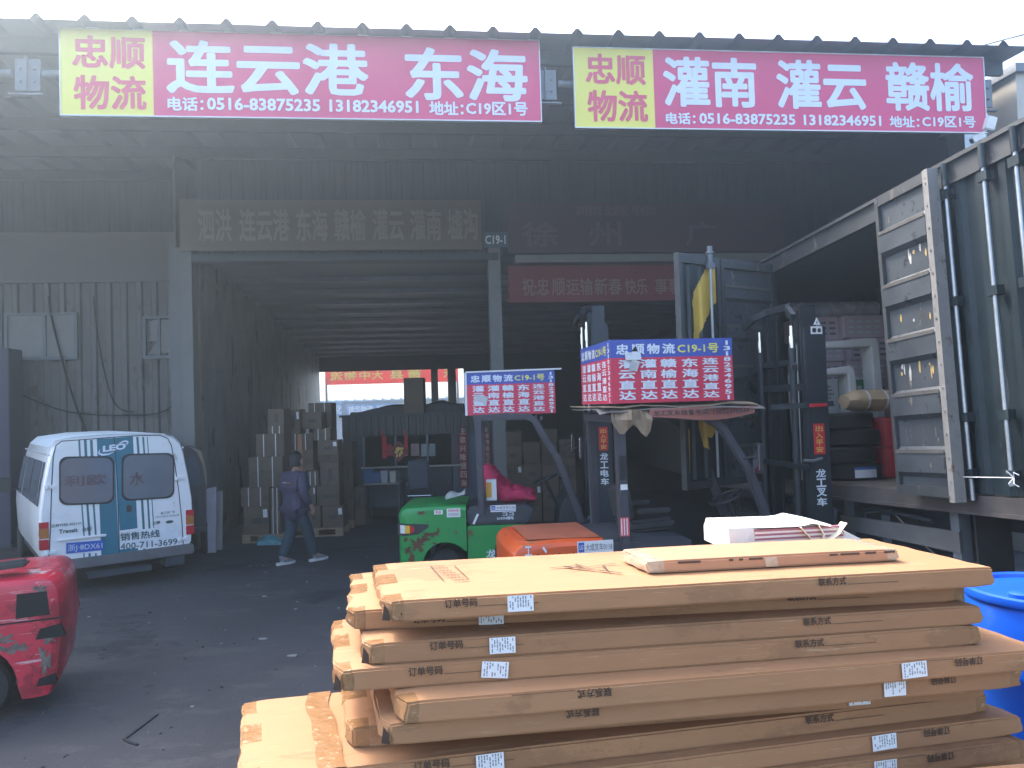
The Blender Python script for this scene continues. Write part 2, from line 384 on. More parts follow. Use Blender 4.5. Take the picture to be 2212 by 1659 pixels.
# signs deeper inside
def flat_sign(name, x0, x1, y0, y1, T, m, mlet, texts, label, group=None, th=.04, bold=.02, mir=False, cat='sign'):
    a = wl(x0, (y0+y1)/2, T); c = wl(x1, (y0+y1)/2, T); xm = (x0+x1)/2
    z0 = wl(xm, y1, T).z; z1 = wl(xm, y0, T).z
    root = empty(name, label, cat, WM @ Matrix.Translation(V((a.x, T, z0))), group)
    b = MB(); b.box((0, 0, 0), (c.x-a.x, th, z1-z0)); b.done('panel', m, root)
    H = z1-z0; b = MB()
    for st, u0, u1, f0, f1 in texts:
        b.text(st, (0, -.004, 0), (1, 0, 0), (0, 0, 1), wl(u0, (y0+y1)/2, T).x-a.x, f0*H, wl(u1, (y0+y1)/2, T).x-a.x, f1*H, bold, mirror=mir)
    b.done('lettering', mlet, root)
    return root
old_y = mat('dim_ochre_sign', (.15, .13, .10), .6, 0, .1, 1)  # yellow board darkened in its colour for the low light inside
old_l = mat('dim_ochre_lettering', (.27, .24, .20), .6, 0, .1, 3)
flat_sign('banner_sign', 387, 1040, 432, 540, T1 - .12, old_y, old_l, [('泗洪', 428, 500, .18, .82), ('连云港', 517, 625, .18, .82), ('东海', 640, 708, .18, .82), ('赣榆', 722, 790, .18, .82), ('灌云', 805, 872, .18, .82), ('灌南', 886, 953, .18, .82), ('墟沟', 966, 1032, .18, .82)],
    'dim ochre sign listing seven towns, on the inner beam behind the van', 'old signs on the inner beams')
flat_sign('number_plate_sign', 1045, 1097, 501, 534, T1 - .05, mat('blue_plate', (.05, .12, .17), .5), white_let, [('C19-1', 1048, 1092, .2, .78)], 'small blue bay number plate on the middle inner column', th=.02)
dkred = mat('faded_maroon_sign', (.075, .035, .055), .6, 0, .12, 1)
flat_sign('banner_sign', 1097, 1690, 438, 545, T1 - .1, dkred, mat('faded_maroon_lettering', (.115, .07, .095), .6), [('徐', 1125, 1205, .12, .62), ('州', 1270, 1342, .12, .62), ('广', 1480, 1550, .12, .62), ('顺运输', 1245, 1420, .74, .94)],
    'large dark maroon sign with faint characters, on the inner beam behind the truck', 'old signs on the inner beams')
redcl = mat('red_cloth_banner', (.19, .04, .05), .8, 0, .15, 1.5, bump=.2)
flat_sign('cloth_banner', 1098, 1640, 572, 650, T1 + .1, redcl, mat('cloth_lettering', (.26, .17, .14), .7), [('祝:忠', 1128, 1185, .18, .66), ('顺', 1192, 1220, .18, .66), ('运输', 1224, 1280, .18, .64), ('新春', 1284, 1342, .18, .64), ('快乐', 1350, 1398, .18, .62), ('事事', 1414, 1470, .18, .62), ('如意', 1484, 1550, .18, .62)],
    'long red cloth greeting banner hung below the maroon sign', th=.008, bold=.012, cat='banner')

# beyond the far opening
fb = flat_sign('banner_sign', 702, 990, 798, 828, T3 + 10.0, mat('far_red_vinyl', (.80, .08, .04), .5, transl=.5), mat('far_yellow_lettering', (.95, .75, .10), .5), [('流', 713, 741, .3, .95), ('物', 744, 770, .3, .95), ('中', 776, 800, .3, .95), ('大', 803, 828, .3, .95), ('县', 842, 872, .3, .95), ('萧', 880, 910, .3, .95), ('天', 958, 975, .3, .95)],
    'red banner with yellow characters seen from behind, through the far opening', mir=True, bold=.03, th=.02)
bx = MB()
for p in (704, 988):
    q = wl(p, 815, T3 + 10.03); bx = MB((WM @ Matrix.Translation(V((0, 0, 0))))); bx.M = fb.matrix_world.inverted() @ WM; bx.box((q.x-.05, q.y + .03, 0), (q.x+.05, q.y+.1, q.z)); bx.done('post', steel_gr, fb)
T4 = 42.0
fw = empty('far_warehouse', 'low far warehouse with a blue fascia seen through the opening', 'warehouse', WM)
pz = wl(760, 866, T4).z
b = MB(); b.box((-24, T4, 0), (12, T4 + 12, pz)); b.done('wall', mat('far_wall', (.5, .55, .6), .7), fw)
b = MB()
for k in range(60): b.box((-24 + k*.6, T4 - .3, pz + .003), (-23.9 + k*.6, T4 + 12, pz + .1))
b.box((-24, T4 - .35, pz - .1), (12, T4 - .003, pz + .002)); b.done('roof', mat('far_blue_roof', (.16, .30, .42), .5), fw)
blue = mat('far_blue_vinyl', (.08, .25, .48), .5)
flat_sign('banner_sign', 668, 740, 871, 900, T4 - .5, blue, white_let, [('岳阳', 676, 703, .15, .85), ('怀化', 711, 738, .15, .85)], 'far blue sign with four white characters', bold=.03, th=.05)
flat_sign('banner_sign', 747, 860, 871, 898, T4 - .5, blue, white_let, [('锦华物流', 752, 806, .15, .85), ('长沙专线', 812, 856, .15, .85)], 'longer far blue sign right of the four character one', bold=.03, th=.05)

# neighbouring building at the right edge
b = MB(); b.box((0, 0, 0), (6, 16, 6.75)); nb = MB()
q = wl(2196, 200, .3)
N_ = empty('neighbour_building', 'cream rendered building beside the warehouse, rising behind the trailer', 'building', WM @ Matrix.Translation(V((q.x, .3, 0))))
b.done('wall', mat('cream_render', (.62, .58, .50), .8, 0, .08, 2), N_)
nb.box((-.06, -.08, 6.75), (6.1, 16.1, 6.87)); nb.done('coping', steel_gr, N_)
wire([at(2100, 105, 12), at(2160, 88, 11.5), at(2230, 70, 11), at(2420, 20, 10.5)], .012, 'overhead_wire', 'thin overhead wire rising above the right end of the eave', 'wire')

# camera on the right column
cr = empty('security_camera', 'white bullet security camera just under the end of the three town sign', 'security camera', Matrix.Translation(at(2112, 298, 9.9)))
b = MB(); b.obox((0, 0, 0), (.17, .08, .075), 0, -.42, 0); b.obox((.01, 0, .045), (.2, .1, .012), 0, -.42, 0); b.done('housing', mat('white_casing', (.75, .75, .72), .4), cr, bevel=.008)
b = MB(); b.obox((-.082, 0, -.037), (.01, .06, .055), 0, -.42, 0); b.done('lens', blackpl, cr)
b = MB(); b.tube([(.03, .02, -.03), (.08, .06, -.07), (.25, .12, -.06)], .014); b.done('arm', galv, cr)
o = MB().box((-.06, -.05, -.09), (.06, .05, .09)).done('junction_box', mat('white_casing', (0, 0, 0)), None, bevel=.01, M=Matrix.Translation(at(2138, 268, 9.95)) @ Matrix.Rotation(.3, 4, 'Y'))
tag(o, 'small white junction box beside the end of the three town sign', 'junction box')

# wall lockers etc. at the far left
o = empty('metal_locker', 'tall blue grey steel locker against the back wall beyond the van', 'locker', WM @ Matrix.Translation(V((wl(20, 900, 5.6).x, 5.6, 0))))
MB().box((-1.6, 0, .05), (0, .5, wl(20, 752, 5.6).z)).done('cabinet', mat('locker_blue', (.06, .06, .10), .5, .2, .12, 3), o, bevel=.01)
MB().box((-1.62, -.02, 0), (.02, .52, .05)).done('plinth', steel_dk, o)
# ------------------------------------------------------------------ stack of long flat cartons
card = mat('corrugated_cardboard', (.37, .185, .084), .78, 0, .07, 3.5, bump=.08, stretch=(1, 3, 3), ovar=.10, wear=[((.30, .15, .068), .43, 1.6, (1, 2, 2)), ((.44, .27, .15), .37, 13, (.35, 3, 5)), ((.30, .14, .06), .345, 24, (.3, 3, 4))])
tape = mat('brown_packing_tape', (.30, .16, .072), .2, 0, .12, 14, bump=.35, bscale=26, wear=[((.50, .33, .20), .40, 26, (1, 1, 1))])
ink = mat('dark_brown_ink', (.07, .045, .03), .75, 0, .1)
TH = .066
def jitter(amp, seed, sag=0, L=1):
    def j(bm):
        for v in bm.verts:
            p = v.co*2.2 + V((seed*3.1, seed*1.7, 0)); q = v.co*9 + V((seed, 0, seed))
            v.co += V((noise.noise(p+V((5, 0, 0)))*amp*.8, noise.noise(p)*amp, noise.noise(p+V((0, 7, 0)))*amp*.35)) + V((0, noise.noise(q)*amp*.3, 0))
    return j
def carton_mesh(L, D, H, seed, amp=.0035, tapes=()):
    """flat carton; tapes = (x0, x1, y0, y1) patches of its skin that are taped over"""
    b = MB(); b.box((0, 0, 0), (L, D, H)); bm = b.bm
    bmesh.ops.recalc_face_normals(bm, faces=bm.faces)
    bmesh.ops.bevel(bm, geom=list(bm.edges), offset=.0065, segments=2, affect='EDGES')
    def cut(x, n): bmesh.ops.bisect_plane(bm, geom=bm.verts[:]+bm.edges[:]+bm.faces[:], plane_co=tuple(q*x for q in n), plane_no=n)
    for k in range(1, 26): cut(L*k/26, (1, 0, 0))
    for k in range(1, 9): cut(D*k/9, (0, 1, 0))
    for x in (.02, .04, .06, L - .06, L - .04, L - .02): cut(x, (1, 0, 0))
    cut(H/3, (0, 0, 1)); cut(H*2/3, (0, 0, 1))
    for x0, x1, y0, y1 in tapes:
        for x in (x0, x1):
            if 0 < x < L: cut(x, (1, 0, 0))
        for y in (y0, y1):
            if 0 < y < D: cut(y, (0, 1, 0))
    for f in bm.faces:
        c = f.calc_center_median()
        for x0, x1, y0, y1 in tapes:
            if x0 < c.x < x1 and y0 < c.y < y1: f.material_index = 1
    for v in bm.verts:   # soft crushed ends
        for e, sg in ((v.co.x, 1), (L - v.co.x, -1)):
            if e < .09:
                k = (1 - e/.09); n2 = noise.noise(V((v.co.y*14, v.co.z*30, seed*2.3 + sg))); n3 = noise.noise(V((v.co.y*31, v.co.z*60, seed*5.3 + sg)))
                v.co.x += sg*k*(.010 + .013*n2 + .008*n3); v.co.z = H/2 + (v.co.z - H/2)*(1 - .14*k + .10*k*n3)
    for v in bm.verts:
        if v.co.y < .03 and v.co.x < .06 and seed < 20: v.co.x += .03*(1 - v.co.y/.03)*(1 - max(0, v.co.x)/.08)
        v.co.x -= .125*v.co.y
    jitter(amp, seed)(bm)
    return b
def ship_label(b, o, ex, ez, u0, v0, u1, v1, sd, tilt=0):
    rnd = random.Random(sd); o = V(o); n = ex.cross(ez)
    c = V(((u0+u1)/2, (v0+v1)/2, 0)); ct, st = math.cos(tilt), math.sin(tilt)
    def P(u, v, d):
        du, dv = u - c.x, v - c.y
        return o + ex*(c.x + du*ct - dv*st) + ez*(c.y + du*st + dv*ct) + n*d
    b.mi = 0; b.poly([P(u0, v0, .0085), P(u1, v0, .0085), P(u1, v1, .0085), P(u0, v1, .0085)])
    b.mi = 1; W = u1-u0; H = v1-v0
    for k in range(9):
        x = u0 + W*(.08 + k*.1)
        y = v0 + H*rnd.uniform(.06, .3)
        while y < v0 + H*.9:
            l = H*rnd.uniform(.08, .28)
            if rnd.random() < .72: b.poly([P(x, y, .0092), P(x + W*.045, y, .0092), P(x + W*.045, min(y+l, v0+H*.95), .0092), P(x, min(y+l, v0+H*.95), .0092)])
            y += l + H*.05
    b.mi = 0
ROWS = [
 # left (X, Y), right (X, Y), depth, label, texts (string, px0, px1, py, rotated, line px0, px1), stickers (px0, px1, py)
 ((-.426, 2.38), (1.61, 2.60), .60, 'topmost long flat carton of the stack, with a small flat carton lying on it',
   [('订单号码', 960, 1031, 1291, 0, 1034, 1163), ('联系方式', 1767, 1827, 1250, 0, 1831, 1940)], [(1096, 1152, 1299, 0)]),
 ((-.572, 2.54), (1.55, 2.675), .60, 'second long flat carton from the top, set back in shade with taped left end',
   [('订单号码', 892, 961, 1338, 0, 964, 1034), ('联系方式', 1700, 1762, 1290, 0, 1765, 1876)], [(1034, 1088, 1338, 0)]),
 ((-.495, 2.39), (1.572, 2.62), .60, 'third long flat carton from the top, with upright white sticker',
   [('订单号码', 928, 1000, 1381, 0, 1003, 1132), ('联系方式', 1734, 1794, 1330, 0, 1797, 1906)], [(1057, 1113, 1386, 0)]),
 ((-.574, 2.351), (1.56, 2.614), .60, 'fourth long flat carton from the top, with a tilted white sticker',
   [('订单号码', 882, 956, 1440, 0, 960, 1040), ('联系方式', 1717, 1779, 1379, 0, 1782, 1892)], [(1040, 1098, 1441, -.1)]),
 ((-.37, 2.26), (1.76, 2.556), .62, 'fifth long flat carton from the top, jutting forward with upside down print',
   [('联系方式', 1247, 1321, 1491, 1, 1105, 1243), ('订单号码', 2062, 2122, 1421, 1, 2000, 2060)], [(1946, 2000, 1430, .04)]),
 ((-.419, 2.275), (1.67, 2.58), .60, 'sixth long flat carton from the top, tucked under the jutting one',
   [('联系方式', 1222, 1294, 1527, 1, 1110, 1218), ('订单号码', 2010, 2064, 1452, 1, 1960, 2008)], [(1907, 1954, 1464, 0)]),
 ((-.56, 2.42), (1.60, 2.67), .60, 'seventh long flat carton from the top, deep in shade with dull sticker at right',
   [('订单号码', 1932, 1986, 1479, 1, 1884, 1930)], [(1831, 1878, 1493, 0)]),
 ((-.83, 2.235), (1.63, 2.71), .64, 'longest flat carton of the stack, its bare end sticking far out',
   [('订单号码', 893, 971, 1637, 0, 975, 1112), ('联系方式', 1739, 1800, 1538, 0, 1804, 1910)], [(1028, 1088, 1639, .02)]),
 ((-.36, 2.27), (1.727, 2.68), .60, 'flat carton right under the longest one, white sticker and upside down print at right',
   [('订单号码', 1994, 2051, 1572, 1, 1937, 1990), ('联系方式', 1180, 1255, 1655, 1, 1050, 1176)], [(1882, 1934, 1581, .03)]),
 ((-.40, 2.24), (1.72, 2.64), .60, 'second flat carton below the longest one, half shaded under a jutting edge',
   [('订单号码', 2001, 2059, 1608, 1, 1937, 1998)], [(1885, 1934, 1616, 0)]),
 ((-.35, 2.30), (1.78, 2.72), .60, 'third flat carton below the longest one, with a frayed end',
   [('订单号码', 2008, 2064, 1647, 1, 1950, 2005)], [(1910, 1958, 1645, .03)]),
 ((-.34, 2.25), (1.74, 2.63), .60, 'lowest flat carton of the stack, resting on the large carton', [], []),
]
ztop = 1.71
for i, (l, r, D, lab, txt, stk) in enumerate(ROWS):
    ex = V((r[0]-l[0], r[1]-l[1], 0)); L = ex.length; ex.normalize(); ang = math.atan2(ex.y, ex.x)
    M = Matrix.Translation(V((l[0], l[1], ztop - TH))) @ Matrix.Rotation(ang, 4, 'Z'); MI = M.inverted()
    root = empty('flat_carton', lab, 'carton', M, 'long flat cartons stacked in the foreground')
    rt = random.Random(i + 40); tp_l = []
    if i != 5:
        w0 = rt.uniform(.055, .085); tp_l += [(-.1, w0, -.02, rt.uniform(.05, .11)), (-.1, w0*1.1, D*.42, D*.42 + .15), (-.1, w0*.8, D*.80, D + .02)]
    if i % 2: tp_l += [(L - rt.uniform(.04, .07), L + .1, -.02, rt.uniform(.06, .2)), (L - .06, L + .1, D*.6, D*.6 + .12)]
    carton_mesh(L, D, TH, i*1.37 + .5, .0024, tp_l).done('box', [card, tape], root, smooth=True)
    def uv(px, py):
        q = MI @ hit(px, py, M @ V((0, -.004, 0)), (M.to_3x3() @ V((0, 1, 0)))); return q.x, q.z
    for st, p0, p1, py, rot, l0, l1 in txt:
        b = MB()
        u0, v = uv(p0, py); u1, _ = uv(p1, py); h = .0125 if TH*.2 < v < TH*.8 else .0125
        v = min(max(v, .016), TH - .016)
        b.text(st, (0, -.0058, 0), (1, 0, 0), (0, 0, 1), u0, v - h*1.08, u1, v + h*1.08, .02, rot=bool(rot))
        a0_, _ = uv(l0, py); a1_, _ = uv(l1, py); zz = v + (h if rot else -h)
        b.poly([(a0_, -.0058, zz - .0008), (a1_, -.0058, zz - .0008), (a1_, -.0058, zz + .0008), (a0_, -.0058, zz + .0008)])
        b.done('print', ink, root)
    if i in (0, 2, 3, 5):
        b = MB(); b.poly([(.004, .012, TH*.1), (.030, -.0035, TH*.12), (.028, -.0035, TH*.55), (.012, .008, TH*.86)]); b.done('fold_shade', mat('fold_shadow_gap', (.05, .03, .02), .9), root)  # flat dark patch painted as the shade inside the open end fold
    for k, (p0, p1, py, tl) in enumerate(stk):
        u0, v = uv(p0, py); u1, _ = uv(p1, py); v = min(max(v, .027), TH - .027)
        b = MB(); ship_label(b, (0, 0, 0), V((1, 0, 0)), V((0, 0, 1)), u0, v - .025, u1, v + .025, i*7 + k, tl); b.done('sticker', [white_pp, grey_pr], root)
    if i == 0:
        b = MB(); rnd = random.Random(4)
        def tp(px, py): q = MI @ hit(px, py, (0, 0, ztop + .0062), (0, 0, 1)); return V((q.x, q.y, TH + .0062))
        for k in range(7):          # printed block of small lines
            a = tp(930 + k*8.5, 1222 + k*5.2); c = tp(960 + k*8.5, 1220 + k*5.2); d = V((.004, -.010, 0))
            for m in range(4):
                s = a.lerp(c, m/4); e = a.lerp(c, m/4 + .17); b.poly([s, e, e + d, s + d])
        for q0, q1 in (((928, 1221), (957, 1254)), ((980, 1221), (1011, 1250))):
            a, c = tp(*q0), tp(*q1); n_ = V((.0035, .001, 0)); b.poly([a, c, c + n_, a + n_])
        for q0, q1, wd in (((1186, 1227), (1246, 1222), .006), ((1215, 1224), (1290, 1232), .008), ((1240, 1219), (1275, 1228), .007), ((1262, 1226), (1330, 1217), .006), ((1290, 1232), (1345, 1238), .007), ((1225, 1233), (1262, 1227), .005), ((1300, 1222), (1322, 1240), .006)):
            a, c = tp(*q0), tp(*q1); b.poly([a, c, c + V((0, wd*1.5, 0)), a + V((.01, wd*1.5, 0))])
        b.done('print', ink, root)
    if i == 7:                      # broad tape band across the sunlit end
        b = MB(); rows = []
        for k in range(13):
            y = D*k/12; r = []
            for x in (.235, .262, .29, .315):
                q = V((x - .125*y + .03*noise.noise(V((y*5, 0, 2))), y, TH + .0055)); r.append(b.v(q + V((0, 0, .0025*abs(noise.noise(q*40))))))
            rows.append(r)
        for a, c in zip(rows, rows[1:]):
            for m in range(3): b.f([a[m], a[m+1], c[m+1], c[m]])
        b.done('tape', tape, root, smooth=True)
    ztop -= TH
zb = ztop
o = empty('large_carton', 'large brown carton under the stack of flat cartons', 'carton', place(-.2, 2.42, .148, .12))
MB().box((0, 0, 0), (1.75, .55, zb - .148)).done('box', card, o, bevel=.006)
MB().box((0, .24, zb - .148), (1.75, .31, zb - .1475)).done('tape', tape, o)
def pallet(M, label, w=1.9, d=.7, name='pallet', group=None):
    root = empty(name, label, 'pallet', M, group)
    b = MB(); n = 6
    for k in range(n): y = k*(d-.09)/(n-1); b.box((0, y, .126), (w, y + .09, .148))
    b.done('top_deck', wood, root, bevel=.002)
    b = MB()
    for k in range(3):
        y = k*(d-.1)/2
        for x in (0, w/2 - .07, w - .14): b.box((x, y, .022), (x + .14, y + .1, .126))
    b.done('blocks', wood, root, bevel=.002)
    b = MB()
    for k in range(3): y = k*(d-.1)/2; b.box((0, y, 0), (w, y + .1, .022))
    b.done('bottom_deck', wood, root, bevel=.002)
    return root
pallet(place(-.28, 2.36, 0, .12), 'wooden pallet under the stack of flat cartons')

# small flat carton and white bundle on top
l = at(1390, 1239, 2.633); r_ = at(1949, 1209, 2.72); ex = V((r_.x-l.x, r_.y-l.y, 0)); L = ex.length; ang = math.atan2(ex.y, ex.x)
SZ = 1.71 + .0035
M = Matrix.Translation(V((l.x, l.y, SZ))) @ Matrix.Rotation(ang, 4, 'Z')
root = empty('flat_carton', 'small thin flat carton wrapped in clear tape, lying on top of the stack', 'carton', M)
film = mat('clear_tape_film', (.50, .37, .26), .16, 0, .2, 16, bump=.5, bscale=24)
carton_mesh(L, .25, .042, 21.3, .003, [(-.1, .07, -.02, .3), (L - .05, L + .1, -.02, .3)]).done('box', [mat('pinkish_cardboard', (.46, .23, .12), .6, 0, .08, 4, bump=.06), film], root, smooth=True)
film = mat('clear_tape_film', (.50, .37, .26), .16, 0, .2, 16, bump=.5, bscale=24)
b = MB()
for x0, x1 in ((.12, .2), (.30, .315), (.335, .35), (.37, .42), (.66, .69), (.70, .77), (.79, .83), (.86, .90)):
    b.poly([(x0, -.005, .030), (x1, -.005, .030), (x1, -.005, .037), (x0, -.005, .037)])
b.done('print', ink, root)
b = MB(); b.poly([(.43, -.0048, .004), (.475, -.0048, .004), (.47, -.0048, .036), (.425, -.0048, .036)]); b.done('sticker', film, root)

whitew = mat('white_wrap', (.66, .64, .58), .65, 0, .06, 6, bump=.25, bscale=14)
pl = at(1576, 1188, 2.96); pr = at(1860, 1174, 3.02); ex = V((pr.x-pl.x, pr.y-pl.y, 0)); L = ex.length
M = Matrix.Translation(V((pl.x, pl.y, SZ + .002))) @ Matrix.Rotation(math.atan2(ex.y, ex.x), 4, 'Z')
root = empty('wrapped_bundle', 'white wrapped bundle of striped sheets tied with cream ribbon on the stack', 'bundle', M)
b = MB(); rings = []
for k in range(17):
    u = k/16; x = L*u
    top = .098 - .01*u - (.062*max(0, (u-.72)/.28)**1.4) + .012*math.exp(-((u-.63)/.06)**2)
    d = .27 - .05*max(0, (u-.8)/.2); f0 = 0 if (u < .2 or u > .86) else .022
    lo = 0
    rings.append([(x, f0 + .0, lo), (x, f0, top*.84) if f0 else (x, .0, top*.55), (x, .005 + (f0*-.0) + (-.012 if f0 else 0), top*.9), (x, .05, top), (x, d*.5, top + .006*noise.noise(V((u*7, 1, 0)))), (x, d - .03, top*.97), (x, d, top*.6), (x, d, lo)])
b.loft(rings); b.done('wrap', whitew, root, smooth=True)
b = MB(); c1 = 0
for k in range(9):
    z0 = .004 + k*.0082; b.mi = k % 2
    b.box((L*.195, .0, z0), (L*.865, .0215, z0 + .0078))
b.done('sheets', [mat('maroon_sheet', (.34, .13, .16), .5), mat('cream_sheet', (.70, .62, .55), .5)], root)
b = MB(); rib = mat('cream_ribbon', (.80, .72, .50), .6, 0, .1, 20)
for P in ([(.27, -.004, .082), (.30, -.008, .045), (.325, -.012, .012)], [(.345, -.003, .084), (.36, -.008, .05), (.352, -.012, .02)], [(.445, -.003, .09), (.41, -.008, .05), (.36, -.013, .018)], [(.31, -.011, .010), (.36, -.014, .016), (.40, -.011, .012)], [(.36, -.013, .016), (.415, -.01, .004), (.43, -.008, .001)]):
    b.tube([(x*L/.51, y, z) for x, y, z in P], .01, sq=(.038, .003))
b.done('ribbon', rib, root)

# blue drum on pallets
DC = V((2.10, 3.08, 0)); 
plast = mat('blue_drum_plastic', (.005, .10, .62), .34, 0, .06, 3, spec=.5, wear=[((.10, .25, .66), .27, 26, (1, 1, .2))])
for k in range(4):
    pallet(place(1.72, 2.74, .148*k, .03*(k % 2)), ['lowest', 'second', 'third', 'top'][k] + ' pallet of the four under the blue drum', .76, .7, group='pallets under the blue drum')
root = empty('plastic_drum', 'tall blue plastic drum beside the stack of cartons', 'drum', Matrix.Translation(DC + V((0, 0, .592))))
R = .285
b = MB(); b.lathe([(R-.03, 0), (R-.004, .012), (R, .03), (R, .27), (R+.006, .285), (R+.006, .30), (R, .315), (R, .60), (R+.006, .615), (R+.006, .63), (R, .645), (R, .865), (R-.012, .885)], n=56); b.done('body', plast, root, smooth=True)
b = MB(); b.lathe([(R-.012, .886), (R+.008, .888), (R+.012, .90), (R+.008, .917), (R-.006, .922), (R-.018, .915), (R-.022, .902), (R-.06, .90), (R-.09, .905), (.02, .905)], n=56); b.done('lid', plast, root, smooth=True)
b = MB()
for a in (.6, 3.6): b.lathe([(.045, .905), (.045, .92), (.035, .925), (.001, .925)], (math.cos(a)*.17, math.sin(a)*.17, 0), 18)
b.done('bung', plast, root, smooth=True)
# another carton corner at the bottom right
q = at(2034, 1648, 2.35)
o = empty('carton', 'plain brown carton standing close in front of the blue drum', 'carton', place(q.x, q.y - .46, 0, .1))
MB().box((0, 0, 0), (.5, .42, q.z)).done('box', card, o, bevel=.006)
MB().box((.2, -.002, q.z - .12), (.27, .0, q.z)).done('tape', tape, o)
# ------------------------------------------------------------------ forklifts. local x forward from the tail, y=0 centre, near side y<0
grime = (.045, .04, .037)
def paint(name, c, wear): return mat(name, c, .38, 0, .1, 2.5, wear=wear, coat=.25)
green = paint('green_paint', (.015, .27, .06), [((.16, .055, .03), .36, 4.5, (1, 1, .6)), ((.02, .12, .035), .38, 18, (1, 1, 1))])
orange = paint('orange_paint', (.68, .10, .018), [((.05, .035, .03), .36, 5, (1, 1, 2)), ((.42, .13, .05), .42, 2.4, (1, 1, 1))])
redp = paint('scratched_red_paint', (.56, .022, .05), [((.62, .42, .42), .39, 7, (.35, .35, 6)), ((.30, .015, .03), .45, 2.2, (1, 1, 1)), ((.05, .04, .035), .36, 4.2, (1, 1, 1)), ((.45, .40, .36), .335, 18, (1, 1, .6))])
dusty = mat('dusty_top', (.36, .10, .045), .8, 0, .2, 3)
guardm = mat('guard_paint', (.062, .062, .078), .45, .2, .12, 4, wear=[((.10, .095, .095), .38, 9, (1, 1, 1))])
mastm = mat('mast_paint', (.03, .04, .05), .42, .3, .2, 3, stretch=(1, 1, .3), wear=[((.06, .055, .05), .38, 11, (1, 1, .3))])
hoodm = mat('hood_plastic', (.05, .055, .068), .4, 0, .15, 3)
lamp_r = mat('red_lens', (.5, .01, .03), .2); lamp_w = mat('white_lens', (.75, .75, .72), .2); lamp_y = mat('amber_lens', (.75, .45, .03), .25)
HW = .56
def arcpts(cx, cz, r, a0, a1, n=8): return [(cx + r*math.cos(math.radians(a0+(a1-a0)*k/n)), cz + r*math.sin(math.radians(a0+(a1-a0)*k/n))) for k in range(n+1)]
def forklift(M, label, body, kind, mast_h, letters, number, fx=0.):
    F = empty('forklift', label, 'forklift', M, 'forklifts in the yard')
    # counterweight: profile with wheel arch, rounded in plan
    pr = [(.03, .2), (.0, .34)] + [(0, .72), (.0, .97)] + arcpts(.12, .94, .12, 178, 95, 5) + [(.5, 1.07), (.86, 1.06), (.86, .50)] + arcpts(.58, .27, .34, 40, 180, 10) + [(.22, .2)]
    S = .5 if kind == 'hole' else 0.; SH = Matrix.Translation(V((S, 0, 0))); FH = Matrix.Translation(V((S + fx, 0, 0)))
    if kind == 'hole': pr = [(.1, .16), (.04, .3), (.0, .62), (.02, .9)] + arcpts(.16, .94, .14, 178, 95, 5) + [(.5, 1.085), (.86 + S, 1.07), (.86 + S, .50)] + arcpts(.62, .25, .34, 40, 180, 10) + [(.25, .16)]
    b = MB()
    rings = []
    for y, sx in ((-HW, .09), (-HW + .025, .03), (-HW + .09, .0), (-HW*.4, -.015), (HW*.4, -.015), (HW - .09, 0), (HW - .025, .03), (HW, .09)):
        edge = abs(y) > HW - .03
        ring = []
        for x, z in pr:
            kx = sx*max(0, 1 - x/.5); 
            if z > .85 and edge: z = z - (.05 if abs(y) > HW - .01 else .018)
            ring.append((x + kx, y, z))
        rings.append(ring)
    b.loft(rings)
    cw = b.done('counterweight', body, F, smooth=True)
    b = MB(); b.poly([(.16, -HW + .12, 1.077), (.84, -HW + .09, 1.0705), (.84, HW - .1, 1.0705), (.16, HW - .12, 1.077)])
    if kind == 'orange': b.done('top_grime', dusty, cw)
    for sy in (-1, 1):
        if kind == 'hole':
            b = MB(); b.prism([(.10, .78), (.33, .78), (.32, .965), (.12, .965)], sy*(HW - .10), sy*(HW + .003)); b.done('lamp_recess', mat('recess_black', (.012, .011, .01), .8), cw)
            b = MB(); b.prism([(.0, .60), (.20, .60), (.17, .68), (.03, .70)], sy*(HW - .1), sy*(HW + .003)); b.done('slot', mat('recess_black', (0, 0, 0)), cw)
            b = MB(); b.prism([(.06, .24), (.20, .24), (.18, .30), (.07, .32)], sy*(HW - .1), sy*(HW + .003)); b.done('slot', mat('recess_black', (0, 0, 0)), cw)
        else:
            b = MB(); b.prism([(-.004, .74), (.05, .70), (.26, .72), (.38, .80), (.39, .84), (.05, .86), (-.004, .86)], sy*(HW - .06), sy*(HW + .004)); b.done('lamp_recess', blackpl, cw)
            hd = MB(); hd.mi = 0; hd.prism([(.03, .74), (.09, .735), (.09, .835), (.03, .845)], sy*(HW), sy*(HW + .012)); hd.mi = 1; hd.prism([(.092, .735), (.15, .735), (.15, .83), (.092, .835)], sy*HW, sy*(HW + .012)); hd.mi = 2; hd.prism([(.152, .735), (.19, .745), (.21, .79), (.19, .82), (.152, .83)], sy*HW, sy*(HW + .012))
            hd.done('tail_light', [lamp_w, lamp_y, lamp_r], cw)
    # chassis, hood
    b = MB(SH); b.prism([(.87, .34), (.87, .80), (1.62, .80), (1.70, .56), (2.05, .56), (2.1, .62), (2.6, .62), (2.6, .34)], -HW + .01, HW - .01); b.done('chassis', body, F, bevel=.015)
    b = MB(SH); b.prism([(.87, .805), (.87, 1.03), (.98, 1.045), (1.62, 1.04), (1.74, .98), (1.66, .805)], -HW + .03, HW - .03); hd = b.done('hood', hoodm, F, bevel=.03)
    b = MB(SH); b.box((1.72, -HW + .02, .565), (2.5, HW - .02, .60)); b.box((1.86, -HW - .04, .30), (2.08, -HW + .02, .33)); b.done('floor', steel_dk, F)
    # seat
    b = MB(SH); b.obox((1.42, 0, 1.11), (.48, .5, .12), 0, -.06, 0); b.done('seat', blackpl, F, bevel=.04, seg=3)
    b = MB(SH); b.obox((1.19, 0, 1.31), (.12, .44, .36), 0, -.2, 0); b.done('backrest', blackpl, F, bevel=.04, seg=3)
